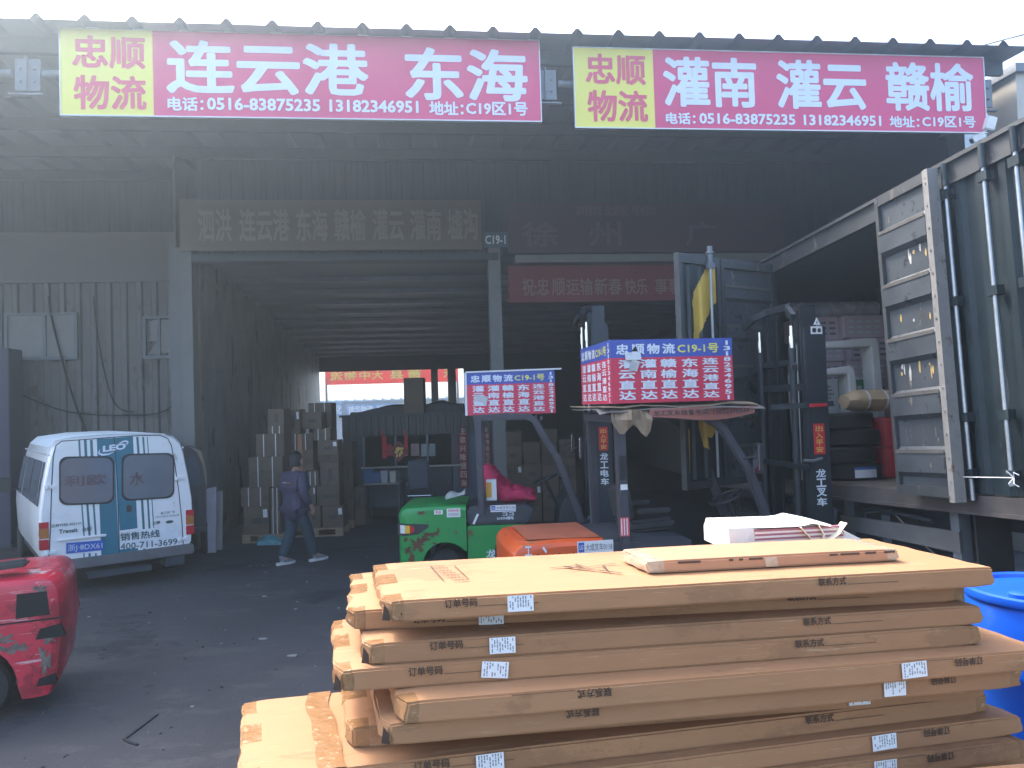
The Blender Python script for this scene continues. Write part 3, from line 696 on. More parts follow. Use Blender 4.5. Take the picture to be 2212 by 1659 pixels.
    for y in ((-.3, .3) if kind == 'orange' else ()):
        b = MB(SH); b.obox((1.42, y, 1.26), (.34, .05, .05)); b.done('armrest', blackpl, F, bevel=.015)
    # cowl, steering
    b = MB(FH); b.prism([(2.16, .62), (2.22, 1.02), (2.3, 1.14), (2.46, 1.12), (2.56, .62)], -HW + .06, HW - .06); b.done('dashboard', blackpl, F, bevel=.02)
    b = MB(FH); b.tube([(2.28, 0, .75), (2.05, 0, 1.3)], .022); sw = b.done('steering_column', blackpl, F, smooth=True)
    b = MB(FH); c = V((2.045, 0, 1.31)); d1 = V((0, 1, 0)); d2 = V((.9, 0, .38)).normalized(); b.tube([c + d1*(.17*math.cos(t*math.pi/10)) + d2*(.17*math.sin(t*math.pi/10)) for t in range(21)], .014)
    b.tube([c - d1*.17, c + d1*.17], .011); b.tube([c, c + d2*.17], .011); b.done('steering_wheel', blackpl, sw, smooth=True)
    for k in range(3):
        b = MB(FH); b.tube([(2.3, .22 + .06*k, 1.1), (2.27, .22 + .06*k, 1.27)], .007); b.lathe([(.002, -.022), (.018, -.008), (.018, .01), (.002, .022)], (2.268, .22 + .06*k, 1.28), 8); b.done('lever', blackpl, F, smooth=True)
    # overhead guard
    for sy in (1, -1):
        y = sy*(HW - .05)
        G = MB(SH); G.tube([(1.06, y, .95), (1.045, y, 2.13)], 0, sq=(.085, .12)); ob = G.done('guard_post', guardm, F, bevel=.012)
    for sy in (-1, 1):
        b = MB(SH); y = sy*(HW - .05); P = [(.98, y, 2.15), (1.4, y, 2.165), (1.72, y, 2.155)]
        for k in range(1, 8):
            t = k/7; P.append((1.72 + .30*math.sin(t*1.08), y, 2.155 - .30*(1 - math.cos(t*1.08))*1.15))
        P += [(2.20, y, 1.62), (2.34, y, 1.22), (2.48, y, .80)]
        P = [(x + (fx*.4 if fx > 0 else fx)*max(0, min(1, (x - 1.5)/.5)), y_, z) for x, y_, z in P]; b.tube(P, 0, sq=(.07, .085))
        gr = b.done('guard_rail', guardm, F, bevel=.012)
    b = MB(SH)
    for k in range(7): b.box((1.08 + .115*k, -HW + .06, 2.13), (1.11 + .115*k, HW - .06, 2.17))
    b.box((.98, -HW + .05, 2.115), (1.06, HW - .05, 2.185)); b.box((1.83, -HW + .06, 2.10), (1.87, HW - .06, 2.15))
    b.done('roof_bars', guardm, F)
    # mast: outer and inner channels, cylinders, chains, carriage, forks
    b = MB(FH); 
    for sy in (-1, 1):
        y0 = sy*.50; y1 = sy*.44
        b.box((2.68, min(y0, y1), .10), (2.90, max(y0, y1), mast_h*.93))
        b.box((2.68, min(sy*.44, sy*.40), .10), (2.70, max(sy*.44, sy*.40), mast_h*.93)); b.box((2.88, min(sy*.44, sy*.40), .10), (2.90, max(sy*.44, sy*.40), mast_h*.93))
    b.box((2.64, -.46, mast_h*.93 - .62), (2.676, .46, mast_h*.93 - .55)); b.box((2.6, -.5, .2), (2.676, .5, .35))
    b.box((2.60, -.53, mast_h*.5), (2.66, .53, mast_h*.5 + .05))
    ms = b.done('mast', mastm, F, bevel=.006)
    b = MB(FH)
    for sy in (-1, 1):
        y0, y1 = sy*.395, sy*.345
        b.box((2.71, min(y0, y1), .25), (2.87, max(y0, y1), mast_h))
    for yy in (-.30, .30): b.box((2.72, yy - .02, .4), (2.78, yy + .02, mast_h - .05))
    b.tube([(2.56, -.52, mast_h - .14), (2.60, -.36, mast_h - .05), (2.68, -.2, mast_h), (2.68, .2, mast_h), (2.60, .36, mast_h - .05), (2.56, .52, mast_h - .14)], 0, sq=(.05, .07))
    b.tube([(2.60, -.44, mast_h - .62), (2.66, -.3, mast_h - .56), (2.66, -.05, mast_h - .56)], 0, sq=(.05, .06)); b.tube([(2.60, .44, mast_h - .62), (2.66, .3, mast_h - .56), (2.66, .05, mast_h - .56)], 0, sq=(.05, .06))
    b.done('inner_mast', mastm, F, bevel=.005)
    for sy in (-1, 1):
        b = MB(FH); b.cyl((2.64, sy*.33, .4), (2.64, sy*.33, (mast_h*.62 if kind == 'green' else mast_h - .42)), .036); b.done('lift_cylinder', mastm, F, smooth=True)
        b = MB(FH); b.cyl((2.64, sy*.33, (mast_h*.62 if kind == 'green' else mast_h - .42)), (2.64, sy*.33, mast_h - .2), .021); b.cyl((2.64, sy*.33, mast_h - .44), (2.64, sy*.33, mast_h - .30), .03); b.done('piston_rod', chrome, F, smooth=True)
        b = MB(FH); b.box((2.74, sy*.16 - .014, .5), (2.75, sy*.16 + .014, mast_h - .1)); b.done('lift_chain', black, F)
        b = MB(FH); b.tube([(2.69, sy*.25, mast_h - .2), (2.665, sy*.23, mast_h*.5), (2.67, sy*.2, .7)], .012); b.done('hose', black, F, smooth=True)
        b = MB(FH); b.tube([(2.3, sy*.42, .55), (2.69, sy*.47, .95)], .035); b.done('tilt_cylinder', mastm, F, smooth=True)
        b = MB(FH); b.prism([(2.94, .05), (4.0, .05), (4.05, .065), (2.985, .10), (2.985, .62), (2.94, .62)], sy*.25 - .05, sy*.25 + .05); b.done('fork', steel_dk, F)
    b = MB(FH); b.box((2.905, -.48, .16), (2.937, .48, .26)); b.box((2.905, -.48, .50), (2.937, .48, .60)); b.box((2.905, -.5, 1.18), (2.93, .5, 1.22))
    for k in range(7): b.box((2.908, -.5 + .16*k, .6), (2.926, -.48 + .16*k, 1.18))
    b.done('carriage', steel_dk, F)
    # wheels
    for x, r, wd, yy in ((2.28, .335, .22, HW - .12), (.58 - (.46 if S else 0), .25, .17, HW - .16)):
        for sy in (-1, 1):
            b = MB(SH); b.lathe([(r*.55, -wd/2), (r*.9, -wd/2), (r, -wd*.3), (r, wd*.3), (r*.9, wd/2), (r*.55, wd/2)], (x, sy*yy, r), 30, 'y'); wh = b.done('wheel', black, F, smooth=True)
            b = MB(SH); b.lathe([(.02, -wd*.32), (r*.3, -wd*.36), (r*.54, -wd*.2), (r*.56, wd*.2), (r*.3, wd*.36), (.02, wd*.32)], (x, sy*yy, r), 24, 'y'); b.done('rim', steel_gr, wh, smooth=True)
    for sy in (-1, 1):
        b = MB(SH); b.tube([(2.2, sy*(HW - .05), 1.72), (2.32, sy*(HW + .06), 1.76)], .008); mr = b.done('mirror_arm', blackpl, F)
        b = MB(SH); b.prism([(y + sy*(HW + .1), z + 1.75) for y, z in rrect(-.07, -.15, .07, .13, .03)], 2.31, 2.335, 'x'); mo = b.done('mirror', blackpl, mr)
        b = MB(SH); b.prism([(y + sy*(HW + .1), z + 1.75) for y, z in rrect(-.058, -.138, .058, .118, .025)], 2.300, 2.309, 'x'); b.done('mirror_glass', chrome, mo)
    # lettering and stickers on the near side (y = -HW)
    ex, ez = V((1, 0, 0)), V((0, 0, 1))
    if letters:
        z, chh, pit = (1.60, .082, .0915) if kind == 'orange' else (1.665, .09, .106); b = MB(FH)
        for k, ch in enumerate(letters): b.text(ch, (0, -.5035, 0), ex, ez, 2.735, z - pit*k - chh, 2.84, z - pit*k, .03)
        b.done('lettering', white_let, ms)
        rz0 = z + (.14 if kind == 'orange' else .03); b = MB(FH); b.mi = 0; b.box((2.73, -.503, rz0), (2.845, -.5005, rz0 + .295)); b.mi = 1
        for k, ch in enumerate('安平入出'): b.text(ch, (0, -.5045, 0), ex, ez, 2.75, rz0 + .018 + .067*k, 2.825, rz0 + .075 + .067*k, .02)
        b.done('red_paper_charm', [red_pp, gold], ms)
    if number:
        bl = mat('sticker_blue', (.05, .12, .42), .5)
        b = MB()
        if kind == 'orange': X0, X1, Z0, Z1, Y = .60, .935, .905, 1.055, -HW - .004; par = cw
        else: X0, X1, Z0, Z1, Y = 1.17, 1.49, .965, 1.05, -HW + .026; par = hd if False else F
        W_, H_ = X1-X0, Z1-Z0
        b.mi = 0; b.box((X0, Y - .0015, Z0), (X1, Y, Z1)); b.mi = 1; b.box((X0 + .03*W_, Y - .003, Z0 + H_*.35), (X0 + .19*W_, Y - .0016, Z0 + H_*.93)); b.box((X0, Y - .003, Z0 + H_*.18), (X1, Y - .0016, Z0 + H_*.25))
        b.mi = 2; b.text('大成叉车' + number, (0, Y - .003, 0), ex, ez, X0 + .23*W_, Z0 + H_*.40, X0 + .97*W_, Z0 + H_*.84, .012)
        b.mi = 0; b.text('LG', (0, Y - .0045, 0), ex, ez, X0 + .06*W_, Z0 + H_*.5, X0 + .16*W_, Z0 + H_*.78, .02)
        b.done('sticker', [white_pp, bl, grey_pr], par)
    if kind == 'orange':
        b = MB(); b.text('工', (0, -HW - .006, 0), ex, ez, .12, .955, .185, 1.04, .03); b.text('、', (0, -HW - .006, 0), ex, ez, .28, .97, .32, 1.03, .02); b.done('lettering', white_let, cw)
        b = MB(); rnd = random.Random(3); P = [(.10, .80), (.13, .93)]
        for k in range(22): P.append((.13 + .022*k, .935 + .04*noise.noise(V((k*.7, 3, 0))) + .012*(k % 3)))
        P += [(.60, .905), (.60, .80)]
        b.prism(P, -HW - .0035, -HW - .001); b.done('scuff', mat('black_scuff', (.03, .027, .025), .8), cw)
        b = MB()
        for k in range(13): b.box((1.02, -HW - .016, 1.80 - .017*k), (1.085, -HW - .012, 1.809 - .017*k))
        b.done('vent_slots', mat('recess_black', (0, 0, 0)), ob)
        b = MB(); b.box((1.02, -HW - .016, 1.50), (1.085, -HW - .0125, 1.55)); b.done('rating_plate', white_pp, ob)
        b = MB(); b.mi = 0; b.box((1.005, -HW - .016, 1.08), (1.09, -HW - .0125, 1.25)); b.mi = 1
        for q in range(3): b.box((1.012 + .026*q, -HW - .0175, 1.09), (1.022 + .026*q, -HW - .0162, 1.24))
        b.done('sticker', [mat('red_sticker', (.7, .10, .12), .5), white_pp], ob)
        b = MB(FH); b.mi = 0; b.prism([(2.745, 2.90), (2.865, 2.90), (2.865, 2.975), (2.745, 2.975)], -.5035, -.5005); b.prism([(2.775, 2.99), (2.85, 2.99), (2.812, 3.06)], -.5035, -.5005); b.mi = 1
        b.prism(rrect(2.76, 2.915, 2.80, 2.96, .015), -.5055, -.5036); b.prism(rrect(2.815, 2.915, 2.85, 2.955, .015), -.5055, -.5036); b.prism([(2.806, 3.003), (2.818, 3.003), (2.812, 3.035)], -.5055, -.5036)
        b.done('warning_sticker', [white_pp, blackpl], ms)
        b = MB(FH); b.mi = 0; b.tube([(2.30, -.5, 2.205), (2.62, -.54, 2.215), (2.92, -.53, 2.225)], 0, sq=(.045, .05)); b.mi = 1; b.tube([(2.66, -.575, 2.212), (2.84, -.568, 2.216)], 0, sq=(.012, .03)); b.done('mast_brace', [mastm, red_pp], F)
        b = MB(FH); b.tube([(2.80, -.515, 1.70), (2.70, -.53, 1.68), (2.60, -.53, 1.69)], .016); b.done('hose_clamp', steel_gr, F)
    if kind == 'green':
        b = MB(); b.text('龙工', (0, -HW + .006, 0), ex, ez, 1.10, .40, 1.36, .50, .02); b.done('lettering', white_let, F)
        b = MB(); b.text('LI-ION锂电', (0, -HW + .026, 0), ex, ez, 1.25, .865, 1.46, .905, .03); b.text('ココ', (0, -HW + .026, 0), ex, ez, 1.32, .915, 1.46, .955, .03); b.done('lettering', white_let, F)
        b = MB(); b.mi = 0; b.box((.62, -HW - .004, .92), (.79, -HW - .002, 1.03)); b.box((.46, -HW - .004, .96), (.57, -HW - .002, 1.015)); b.mi = 1; b.text('流动补胎', (0, -HW - .0055, 0), ex, ez, .635, .99, .775, 1.02, .015); b.text('专业', (0, -HW - .0055, 0), ex, ez, .475, .97, .55, 1.005, .015)
        b.mi = 2
        for k in range(3): b.box((.635, -HW - .0055, .935 + .016*k), (.775, -HW - .0042, .941 + .016*k))
        b.done('sticker', [white_pp, mat('red_sticker', (0, 0, 0)), grey_pr], cw)
        b = MB(); b.obox((.98, -HW + .02, .885), (.028, .003, .14), 0, .45, 0); b.done('sticker', white_pp, F)
        rust = mat('rust', (.12, .045, .025), .85, 0, .3, 20)
        b = MB(); rnd = random.Random(8)
        def blob(cx, cz, rx, rz_, n=72, sd=0):
            P = []
            for t in range(n):
                a = t*2*math.pi/n; q = V((math.cos(a)*1.6, math.sin(a)*1.6, sd*3.1)); k = .62 + .75*noise.noise(q) + .4*noise.noise(q*3.7) + .25*noise.noise(q*9)
                P.append((cx + rx*math.cos(a)*max(.12, k), cz + rz_*math.sin(a)*max(.12, k)))
            return P
        for a in ((.24, .60, .13, .11, 1), (.12, .53, .08, .05, 2), (.16, .40, .04, .16, 3), (.43, .71, .11, .05, 4), (.50, .75, .025, .09, 5), (.33, .66, .10, .035, 6), (.29, .985, .08, .025, 7), (.48, .98, .03, .025, 8), (.10, .66, .05, .04, 9), (.45, .60, .05, .02, 10)): b.prism(blob(*a[:4], sd=a[4]), -HW - .003, -HW - .001)
        b.done('rust_patch', rust, cw)
        # white cover, box by the seat
        b = MB(); b.box((1.12, -.44, 1.10), (1.25, -.30, 1.36)); b.mi = 1; b.box((1.118, -.443, 1.14), (1.19, -.4405, 1.33)); b.done('document_box', [white_pp, mat('yellow_print', (.72, .38, .04), .5)], F)
    return F
OP = V((1.03, 7.1, 0)); OM = Matrix.Translation(OP) @ Matrix.Rotation(math.radians(9), 4, 'Z') @ Matrix.Translation(-OP)
O_ = forklift(OM @ place(-.07, 7.62), 'orange forklift nearest the stack, its mast lettered in white, loading the trailer', orange, 'orange', 3.2, '龙工叉车', '0118', .25)
G_ = forklift(place(-1.49, 10.28), 'green forklift with rust patches and a magenta seat cover', green, 'green', 3.55, '龙工电车', '0106', -.16)
R_ = forklift(place(-3.80, 6.61, 0, math.pi + math.radians(24)), 'scratched red forklift with peeling paint, in front of the white van', redp, 'hole', 2.4, '', '')
# scraped bare patches on the red tail (its far-left side is the near side after turning)
scm = mat('scraped_metal', (.14, .12, .10), .8, 0, .5, 24, wear=[((.55, .52, .48), .36, 30, (1, 1, 1)), ((.35, .02, .04), .4, 14, (1, 1, 1))])
for a in ((.50, .62, .16, .07, 31), (.72, .66, .14, .07, 32), (.33, .55, .09, .05, 33), (.14, .42, .05, .13, 34), (.16, .985, .06, .05, 35), (.75, .80, .12, .02, 36), (.92, .72, .09, .06, 37), (.10, .60, .06, .05, 38)):
    n = 80; cx, cz, rx, rz_, sd = a; P = []
    for t in range(n):
        an = t*2*math.pi/n; q = V((math.cos(an)*1.6, math.sin(an)*1.6, sd*3.1)); k = max(.1, .7 + .8*noise.noise(q) + .5*noise.noise(q*3.7) + .35*noise.noise(q*9)); P.append((cx + rx*k*math.cos(an), cz + rz_*k*math.sin(an)))
    b = MB(); b.prism(P, HW + .001, HW + .0025); b.done('scraped_patch', scm, R_)
b = MB(); b.obox((.48, .38, 1.165), (.42, .2, .06), .1, .05, 0); b.obox((.62, .3, 1.21), (.2, .16, .05), 0, -.2, .3); o = b.done('folded_sack', blackpl, None, bevel=.02, M=R_.matrix_world.copy()); tag(o, 'black folded sack lying on the red forklift tail', 'sack')

b = MB(); b.prism([(.0, .742), (1.36, .742), (1.36, .755), (.0, .755)], HW + .0012, HW + .003); b.done('panel_groove', mat('recess_black', (0, 0, 0)), R_)

# magenta seat cover on the green forklift
clo = mat('magenta_cloth', (.52, .018, .085), .75, 0, .2, 5, bump=.35, bscale=18)
b = MB(); rings = []
path = [((1.13, 1.53), .05, .2), ((1.13, 1.48), .11, .26), ((1.17, 1.36), .135, .28), ((1.22, 1.26), .145, .29), ((1.30, 1.18), .15, .30), ((1.42, 1.14), .125, .30), ((1.56, 1.125), .11, .29), ((1.68, 1.10), .085, .28), ((1.75, 1.07), .04, .25)]
fine = []
for p, q in zip(path, path[1:]):
    for k in range(4): t = k/4; fine.append(((p[0][0]*(1-t) + q[0][0]*t, p[0][1]*(1-t) + q[0][1]*t), p[1]*(1-t) + q[1]*t, p[2]*(1-t) + q[2]*t))
path = fine + [path[-1]]
for i, ((x, z), th, hw) in enumerate(path):
    x0, z0 = path[max(i-1, 0)][0]; x1, z1 = path[min(i+1, len(path)-1)][0]; d = V((x1-x0, 0, z1-z0)).normalized(); n_ = V((-d.z, 0, d.x)); n_ = -n_ if n_.z < 0 else n_
    ring = []
    for k in range(40):
        a = 2*math.pi*k/40; q = V((x, 0, z)) + n_*(math.sin(a)*th) + V((0, math.cos(a)*hw, 0))
        q += n_*(noise.noise(q*9)*.045 + (abs(noise.noise(V((q.x*14, q.y*5, q.z*20)))) - .3)*.05 + noise.noise(q*34)*.012) + V((0, noise.noise(q*7 + V((4, 0, 0)))*.035, 0)); ring.append(q)
    rings.append(ring)
b.loft(rings); o = b.done('seat_cover', clo, None, smooth=True, M=G_.matrix_world.copy()); tag(o, 'crumpled magenta cloth cover draped over the green forklift seat', 'seat cover')
b = MB(); rings = []
for k in range(6): rings.append([(.60 + .05*k, -.4 + y, 1.135 + h*(.055 + .03*math.sin(k*1.3)) + .012*k) for y, h in ((-.09, 0), (-.06, .7), (0, 1), (.07, .6), (.1, 0))])
b.loft(rings); o = b.done('rag', mat('grey_rag', (.30, .31, .30), .8, 0, .3, 9, bump=.4), None, smooth=True, M=G_.matrix_world.copy()); tag(o, 'crumpled grey rag on the green forklift tail', 'rag')

# roof sign boxes
s_blue = mat('sign_blue_print', (.055, .10, .42), .45, 0, .06, 3); s_red = mat('sign_red_print', (.66, .035, .085), .45, 0, .08, 2); s_yel = mat('sign_yellow_print', (.85, .80, .15), .45)
whitetrim = mat('white_board_edge', (.72, .73, .74), .5, 0, .08, 9)
def roof_sign(M, label, w, d, h, sides):
    root = empty('roof_sign', label, 'sign', M, 'sign boxes on the forklift roofs')
    b = MB(); t = .012
    b.box((0, 0, 0), (w, t, h)); b.box((0, d - t, 0), (w, d, h)); b.box((0, t, 0), (t, d - t, h)); b.box((w - t, t, 0), (w, d - t, h)); b.box((t, t, .02), (w - t, d - t, .03))
    b.done('board', whitetrim, root)
    faces = [((0, 0, 0), V((1, 0, 0)), w)] + ([((0, d, 0), V((0, -1, 0)), d)] if sides else [])
    for o, ex, L in faces:
        n_ = ex.cross(V((0, 0, 1))); o = V(o) + n_*.0018; ez = V((0, 0, 1))
        def q(x0, z0, x1, z1, k=0): return [o + ex*(x0*L) + ez*(z0*h) + n_*k, o + ex*(x1*L) + ez*(z0*h) + n_*k, o + ex*(x1*L) + ez*(z1*h) + n_*k, o + ex*(x0*L) + ez*(z1*h) + n_*k]
        b = MB(); b.poly(q(0, 0, 1, .715)); b.mi = 1; b.poly(q(0, .715, 1, 1)); b.done('face', [s_red, s_blue], root)
        o2 = o + n_*.0018; b = MB()
        def T(st, x0, z0, x1, z1, bd=.03): b.text(st, o2, ex, ez, x0*L, z0*h, x1*L, z1*h, bd)
        for k, ch in enumerate('忠顺物流'): T(ch, .045 + .125*k, .765, .15 + .125*k, .93)
        for cx, st in ((.06, '灌云直达'), (.235, '灌南直达'), (.40, '赣榆直达'), (.575, '东海直达'), (.745, '连云港直达')):
            n = len(st); st_h = .66/n
            for k, ch in enumerate(st): T(ch, cx, .69 - st_h*(k+1) + .022, cx + .135, .69 - st_h*k - .004)
        for k, ch in enumerate('13182346951'): T(ch, .925 + (.02 if ch == '1' else 0), .965 - .0875*(k+1) + .012, .985 - (.02 if ch == '1' else 0), .965 - .0875*k - .006, .03)
        b.done('lettering', white_let, root)
        b = MB(); b.text('C19-1号', o2, ex, ez, .545*L, .77*h, .885*L, .92*h, .02); b.done('bay_lettering', s_yel, root)
    return root
so = at(1316, 862, 7.06); 
OS = roof_sign(OM @ place(.90, 7.06, 2.288, .0), 'blue and red sign box, bent and torn, on cardboard atop the orange forklift', 1.185, 1.10, .585, True)
b = MB(); b.obox((.21, -.02, .43), (.15, .006, .075), -.35, 0, .0); b.obox((.22, -.022, .345), (.08, .005, .10), .2, .3, 0); b.mi = 1; b.prism([(.20, .475), (.26, .475), (.245, .53)], -.006, -.004); b.done('torn_flap', [mat('torn_grey_board', (.55, .57, .58), .7, 0, .15, 20), mat('recess_black', (0, 0, 0))], OS)
GS = roof_sign(place(-.575, 9.78, 2.19, 0), 'blue and red sign box with white top edge on the green forklift', 1.12, 1.02, .545, False)
b = MB(); b.obox((.60, .03, .555), (1.22, .09, .02), 0, -.008, 0); b.box((-.03, -.005, .0), (-.001, .02, .545)); b.done('top_edge', whitetrim, GS)
b = MB(); b.obox((.17, -.006, .19), (.17, .004, .12), .1, .2, 0); b.done('torn_flap', mat('torn_grey_board', (0, 0, 0)), GS)
# cardboard sheets under the sign of the orange forklift
def cardsheet(M, label, w, d, seed, sag, m, name='cardboard_sheet'):
    b = MB(); rows = []
    for j in range(9):
        r = []
        for i in range(17):
            x, y = w*i/16, d*j/8; e = max(0, .5 - min(i, 16-i)*.25) + max(0, 1 - j*.8)
            r.append((x + .02*noise.noise(V((x*3, y*3, seed))), y + .03*noise.noise(V((x*6, seed, 3)))*(j == 0), .018*noise.noise(V((x*2.6, y*2, seed))) - sag*e*e + .02*e*noise.noise(V((x*7, seed, 0)))))
        rows.append(r)
    A = [[b.v(p) for p in r] for r in rows]; B = [[b.v((p[0], p[1], p[2] + .007)) for p in r] for r in rows]
    for j in range(8):
        for i in range(16): b.f([A[j][i], A[j][i+1], A[j+1][i+1], A[j+1][i]]); b.f([B[j][i], B[j][i+1], B[j+1][i+1], B[j+1][i]])
    for i in range(16): b.f([A[0][i], A[0][i+1], B[0][i+1], B[0][i]]); b.f([A[8][i], A[8][i+1], B[8][i+1], B[8][i]])
    for j in range(8): b.f([A[j][0], A[j+1][0], B[j+1][0], B[j][0]]); b.f([A[j][16], A[j+1][16], B[j+1][16], B[j][16]])
    return tag(b.done(name, m, None, smooth=True, M=M), label, 'cardboard', 'cardboard sheets under the sign box')
oldc = mat('weathered_cardboard', (.30, .22, .15), .85, 0, .2, 5, bump=.2); oldc2 = mat('grey_soggy_board', (.20, .18, .165), .85, 0, .2, 5, bump=.2)
cardsheet(OM @ place(.80, 7.0, 2.262, .02), 'curled tan cardboard sheet directly under the sign of the orange forklift', 1.52, 1.2, 1.3, .012, oldc)
cardsheet(OM @ place(.76, 6.99, 2.238, -.02), 'grey soggy board sheet lowest under the sign of the orange forklift', 1.58, 1.2, 4.1, .02, oldc2)
b = MB(); n = 14; A = []
for i in range(n+1):
    u = i/n; x = 1.30 + 1.02*u - .07; zt = 2.232 - .004*math.sin(u*9); zb_ = 2.155 - .04*math.sin(u*math.pi) + .01*math.sin(u*7); y = 6.985 - .02*math.sin(u*6)
    A.append((b.v((x, y, zt)), b.v((x, y - .01, zb_)), b.v((x, y + .008, zt)), b.v((x, y - .002, zb_))))
for p, q in zip(A, A[1:]): b.f([p[0], q[0], q[1], p[1]]); b.f([p[2], q[2], q[3], p[3]]); b.f([p[1], q[1], q[3], p[3]]); b.f([p[0], q[0], q[2], p[2]])
pn = b.done('roof_pennant', mat('dull_red_vinyl', (.34, .12, .09), .6, 0, .2, 3), None, M=OM.copy()); tag(pn, 'dull red strip with a phone number hanging under the sign of the orange forklift', 'banner')
b = MB(); b.text('龙工叉车销售电话: 13852470344', (1.25, 6.952, 2.165), (1, 0, 0), (0, 0, 1), 0, 0, .93, .05, .008); b.done('lettering', blackpl, pn)
b = MB(); rings = []
for k in range(9):
    u = k/8; rings.append([(.87 + .36*u, 7.0 + .05*math.sin(u*8), 2.23), (.86 + .38*u, 6.965 + .03*math.sin(u*11), 2.14), (.90 + .33*u, 6.98, 2.06 - .05*math.sin(u*9) - .04*u + .03*(k == 8))])
for a, c in zip(rings, rings[1:]):
    for i in range(2): b.poly([a[i], c[i], c[i+1], a[i+1]])
o = b.done('cardboard_flap', mat('tan_flap', (.28, .20, .13), .8, 0, .15, 6, bump=.2), None, smooth=False, M=OM.copy()); tag(o, 'tan cardboard flap drooping at the left corner of the orange forklift roof', 'cardboard')

# ------------------------------------------------------------------ white van
VA = math.radians(37); VR = V((math.cos(VA), math.sin(VA), 0)); VF = V((-math.sin(VA), math.cos(VA), 0))
vl = V((-6.065, 10.05, 0)); vo = vl + VR*.832; VM = Matrix.Translation(vo) @ Matrix.Rotation(VA, 4, 'Z'); VI = VM.inverted()
def rp(px, py): q = VI @ hit(px, py, vo, VF); return q.x, q.z
vw = mat('van_white_paint', (.86, .87, .87), .3, 0, .05, 1.5, coat=.4, wear=[((.55, .53, .49), .36, 3, (1, 1, .4))])
VAN = empty('van', 'white van with teal livery parked with its rear doors to the yard', 'van', VM)
hp = [(.86, .40), (.93, .50), (.955, .92), (.945, 1.12), (.90, 1.45), (.835, 1.80), (.795, 1.93), (.70, 2.02), (.5, 2.055), (.0, 2.075)]
def ring(y, sx=1, sz=1, top=2.075):
    P = []
    for x, z in hp:
        z2 = z if z < 1.1 else 1.1 + (z - 1.1)*(top - 1.1)/(2.075 - 1.1)
        P.append((x*sx, y, z2))
    return P + [(-x, y_, z) for x, y_, z in P[-2::-1]]
b = MB(); b.loft([ring(0, .972, top=2.045), ring(.02, .985, top=2.06), ring(.07), ring(1.2), ring(2.9), ring(3.15, .99, top=2.03), ring(3.7, .97, top=1.30), ring(4.35, .93, top=1.14), ring(4.55, .85, top=1.12)]); b.done('body', vw, VAN, smooth=True)
seam = mat('door_seam', (.02, .022, .025), .7)
gl = mat('van_glass', (.13, .16, .19), .12, 0, .1, 2, spec=.8)
teal = mat('teal_livery', (.012, .17, .25), .35, 0, .1, 1.5, coat=.3); dkt = mat('dark_teal_stripe', (.03, .17, .20), .35, 0, .1, 2); wht = mat('white_livery', (.76, .79, .82), .35)
# door seams: outline and centre
b = MB()
def strip(P, w_, y=-.0035):
    for (x0, z0), (x1, z1) in zip(P, P[1:]):
        d = V((x1-x0, z1-z0)); n_ = V((-d.y, d.x)).normalized()*w_/2
        b.poly([(x0-n_.x, y, z0-n_.y), (x1-n_.x, y, z1-n_.y), (x1+n_.x, y, z1+n_.y), (x0+n_.x, y, z0+n_.y)])
strip([rp(106, 1214), rp(109, 1130), rp(112, 1040), rp(115, 985), rp(121, 962), rp(133, 953), rp(200, 948), rp(249, 944), rp(300, 941), rp(345, 940), rp(362, 947), rp(370, 962), rp(377, 1000), rp(386, 1060), rp(393, 1130), rp(396, 1180)], .012)
strip([rp(247, 945), rp(252, 1030), rp(256, 1120), rp(258, 1200)], .012); b.done('door_gap', seam, VAN)
def quadP(P, y): return [(*[rp(*p)[0]], y, rp(*p)[1]) for p in P]
b = MB()
b.poly(quadP([(219, 1207), (209, 948), (246.5, 946), (257.3, 1199)], -.0022)); b.poly(quadP([(258.8, 1146), (248.2, 945.8), (287, 943), (297, 1141)], -.0022)); b.poly(quadP([(259, 1199), (258.8, 1187), (298, 1184), (298, 1195)], -.0022))
b.done('livery_panel', teal, VAN)
for x0, x1, m0, m1 in ((169, 173, 178, 181), (181, 187, 189, 194), (194, 200, 203, 207)):
    b = MB(); b.poly(quadP([(m0 - 3, 990 + 98), (m1 - 3, 990 + 97), (m1 + 2, 1157), (m0 + 2, 1158)], -.0024)); b.poly(quadP([(x0, 950.5), (x1, 950), (x1 + 2, 989), (x0 + 2, 990)], -.0024)); b.poly(quadP([(m0 + 2, 1195), (m1 + 2, 1195), (m1 + 2, 1208), (m0 + 2, 1209)], -.0024)); b.done('livery_stripe', dkt, VAN)
for x0, x1 in ((300, 305), (313, 317), (323, 325)):
    b = MB(); b.poly(quadP([(x0 - 6, 944), (x1 - 6, 943.5), (x1 - 3, 983), (x0 - 3, 984)], -.0024)); b.poly(quadP([(x0 + 4, 1077), (x1 + 4, 1076.5), (x1 + 8, 1143), (x0 + 8, 1144)], -.0024)); b.poly(quadP([(x0 + 9, 1185), (x1 + 9, 1184.5), (x1 + 9, 1192), (x0 + 9, 1193)], -.0024)); b.done('livery_stripe', dkt, VAN)
def rwin(x0, y0, x1, y1, tilt):
    A = [rp(x0, y1), rp(x1, y1 - tilt), rp(x1, y0 - tilt*.4), rp(x0, y0)]; ax, az = A[0]; bx_, bz = A[1]; cx_, cz = A[2]; dx, dz = A[3]
    out = []
    for rr, grow in ((.18, 0), (.15, .03)):
        P = []
        for u, v in rrect(0, 0, 1, 1, rr, 6):
            u = .5 + (u-.5)*(1 + grow*2); v = .5 + (v-.5)*(1 + grow*2.4)
            x = (1-v)*((1-u)*ax + u*bx_) + v*((1-u)*dx + u*cx_); z = (1-v)*((1-u)*az + u*bz) + v*((1-u)*dz + u*cz); P.append((x, z))
        out.append(P)
    return out
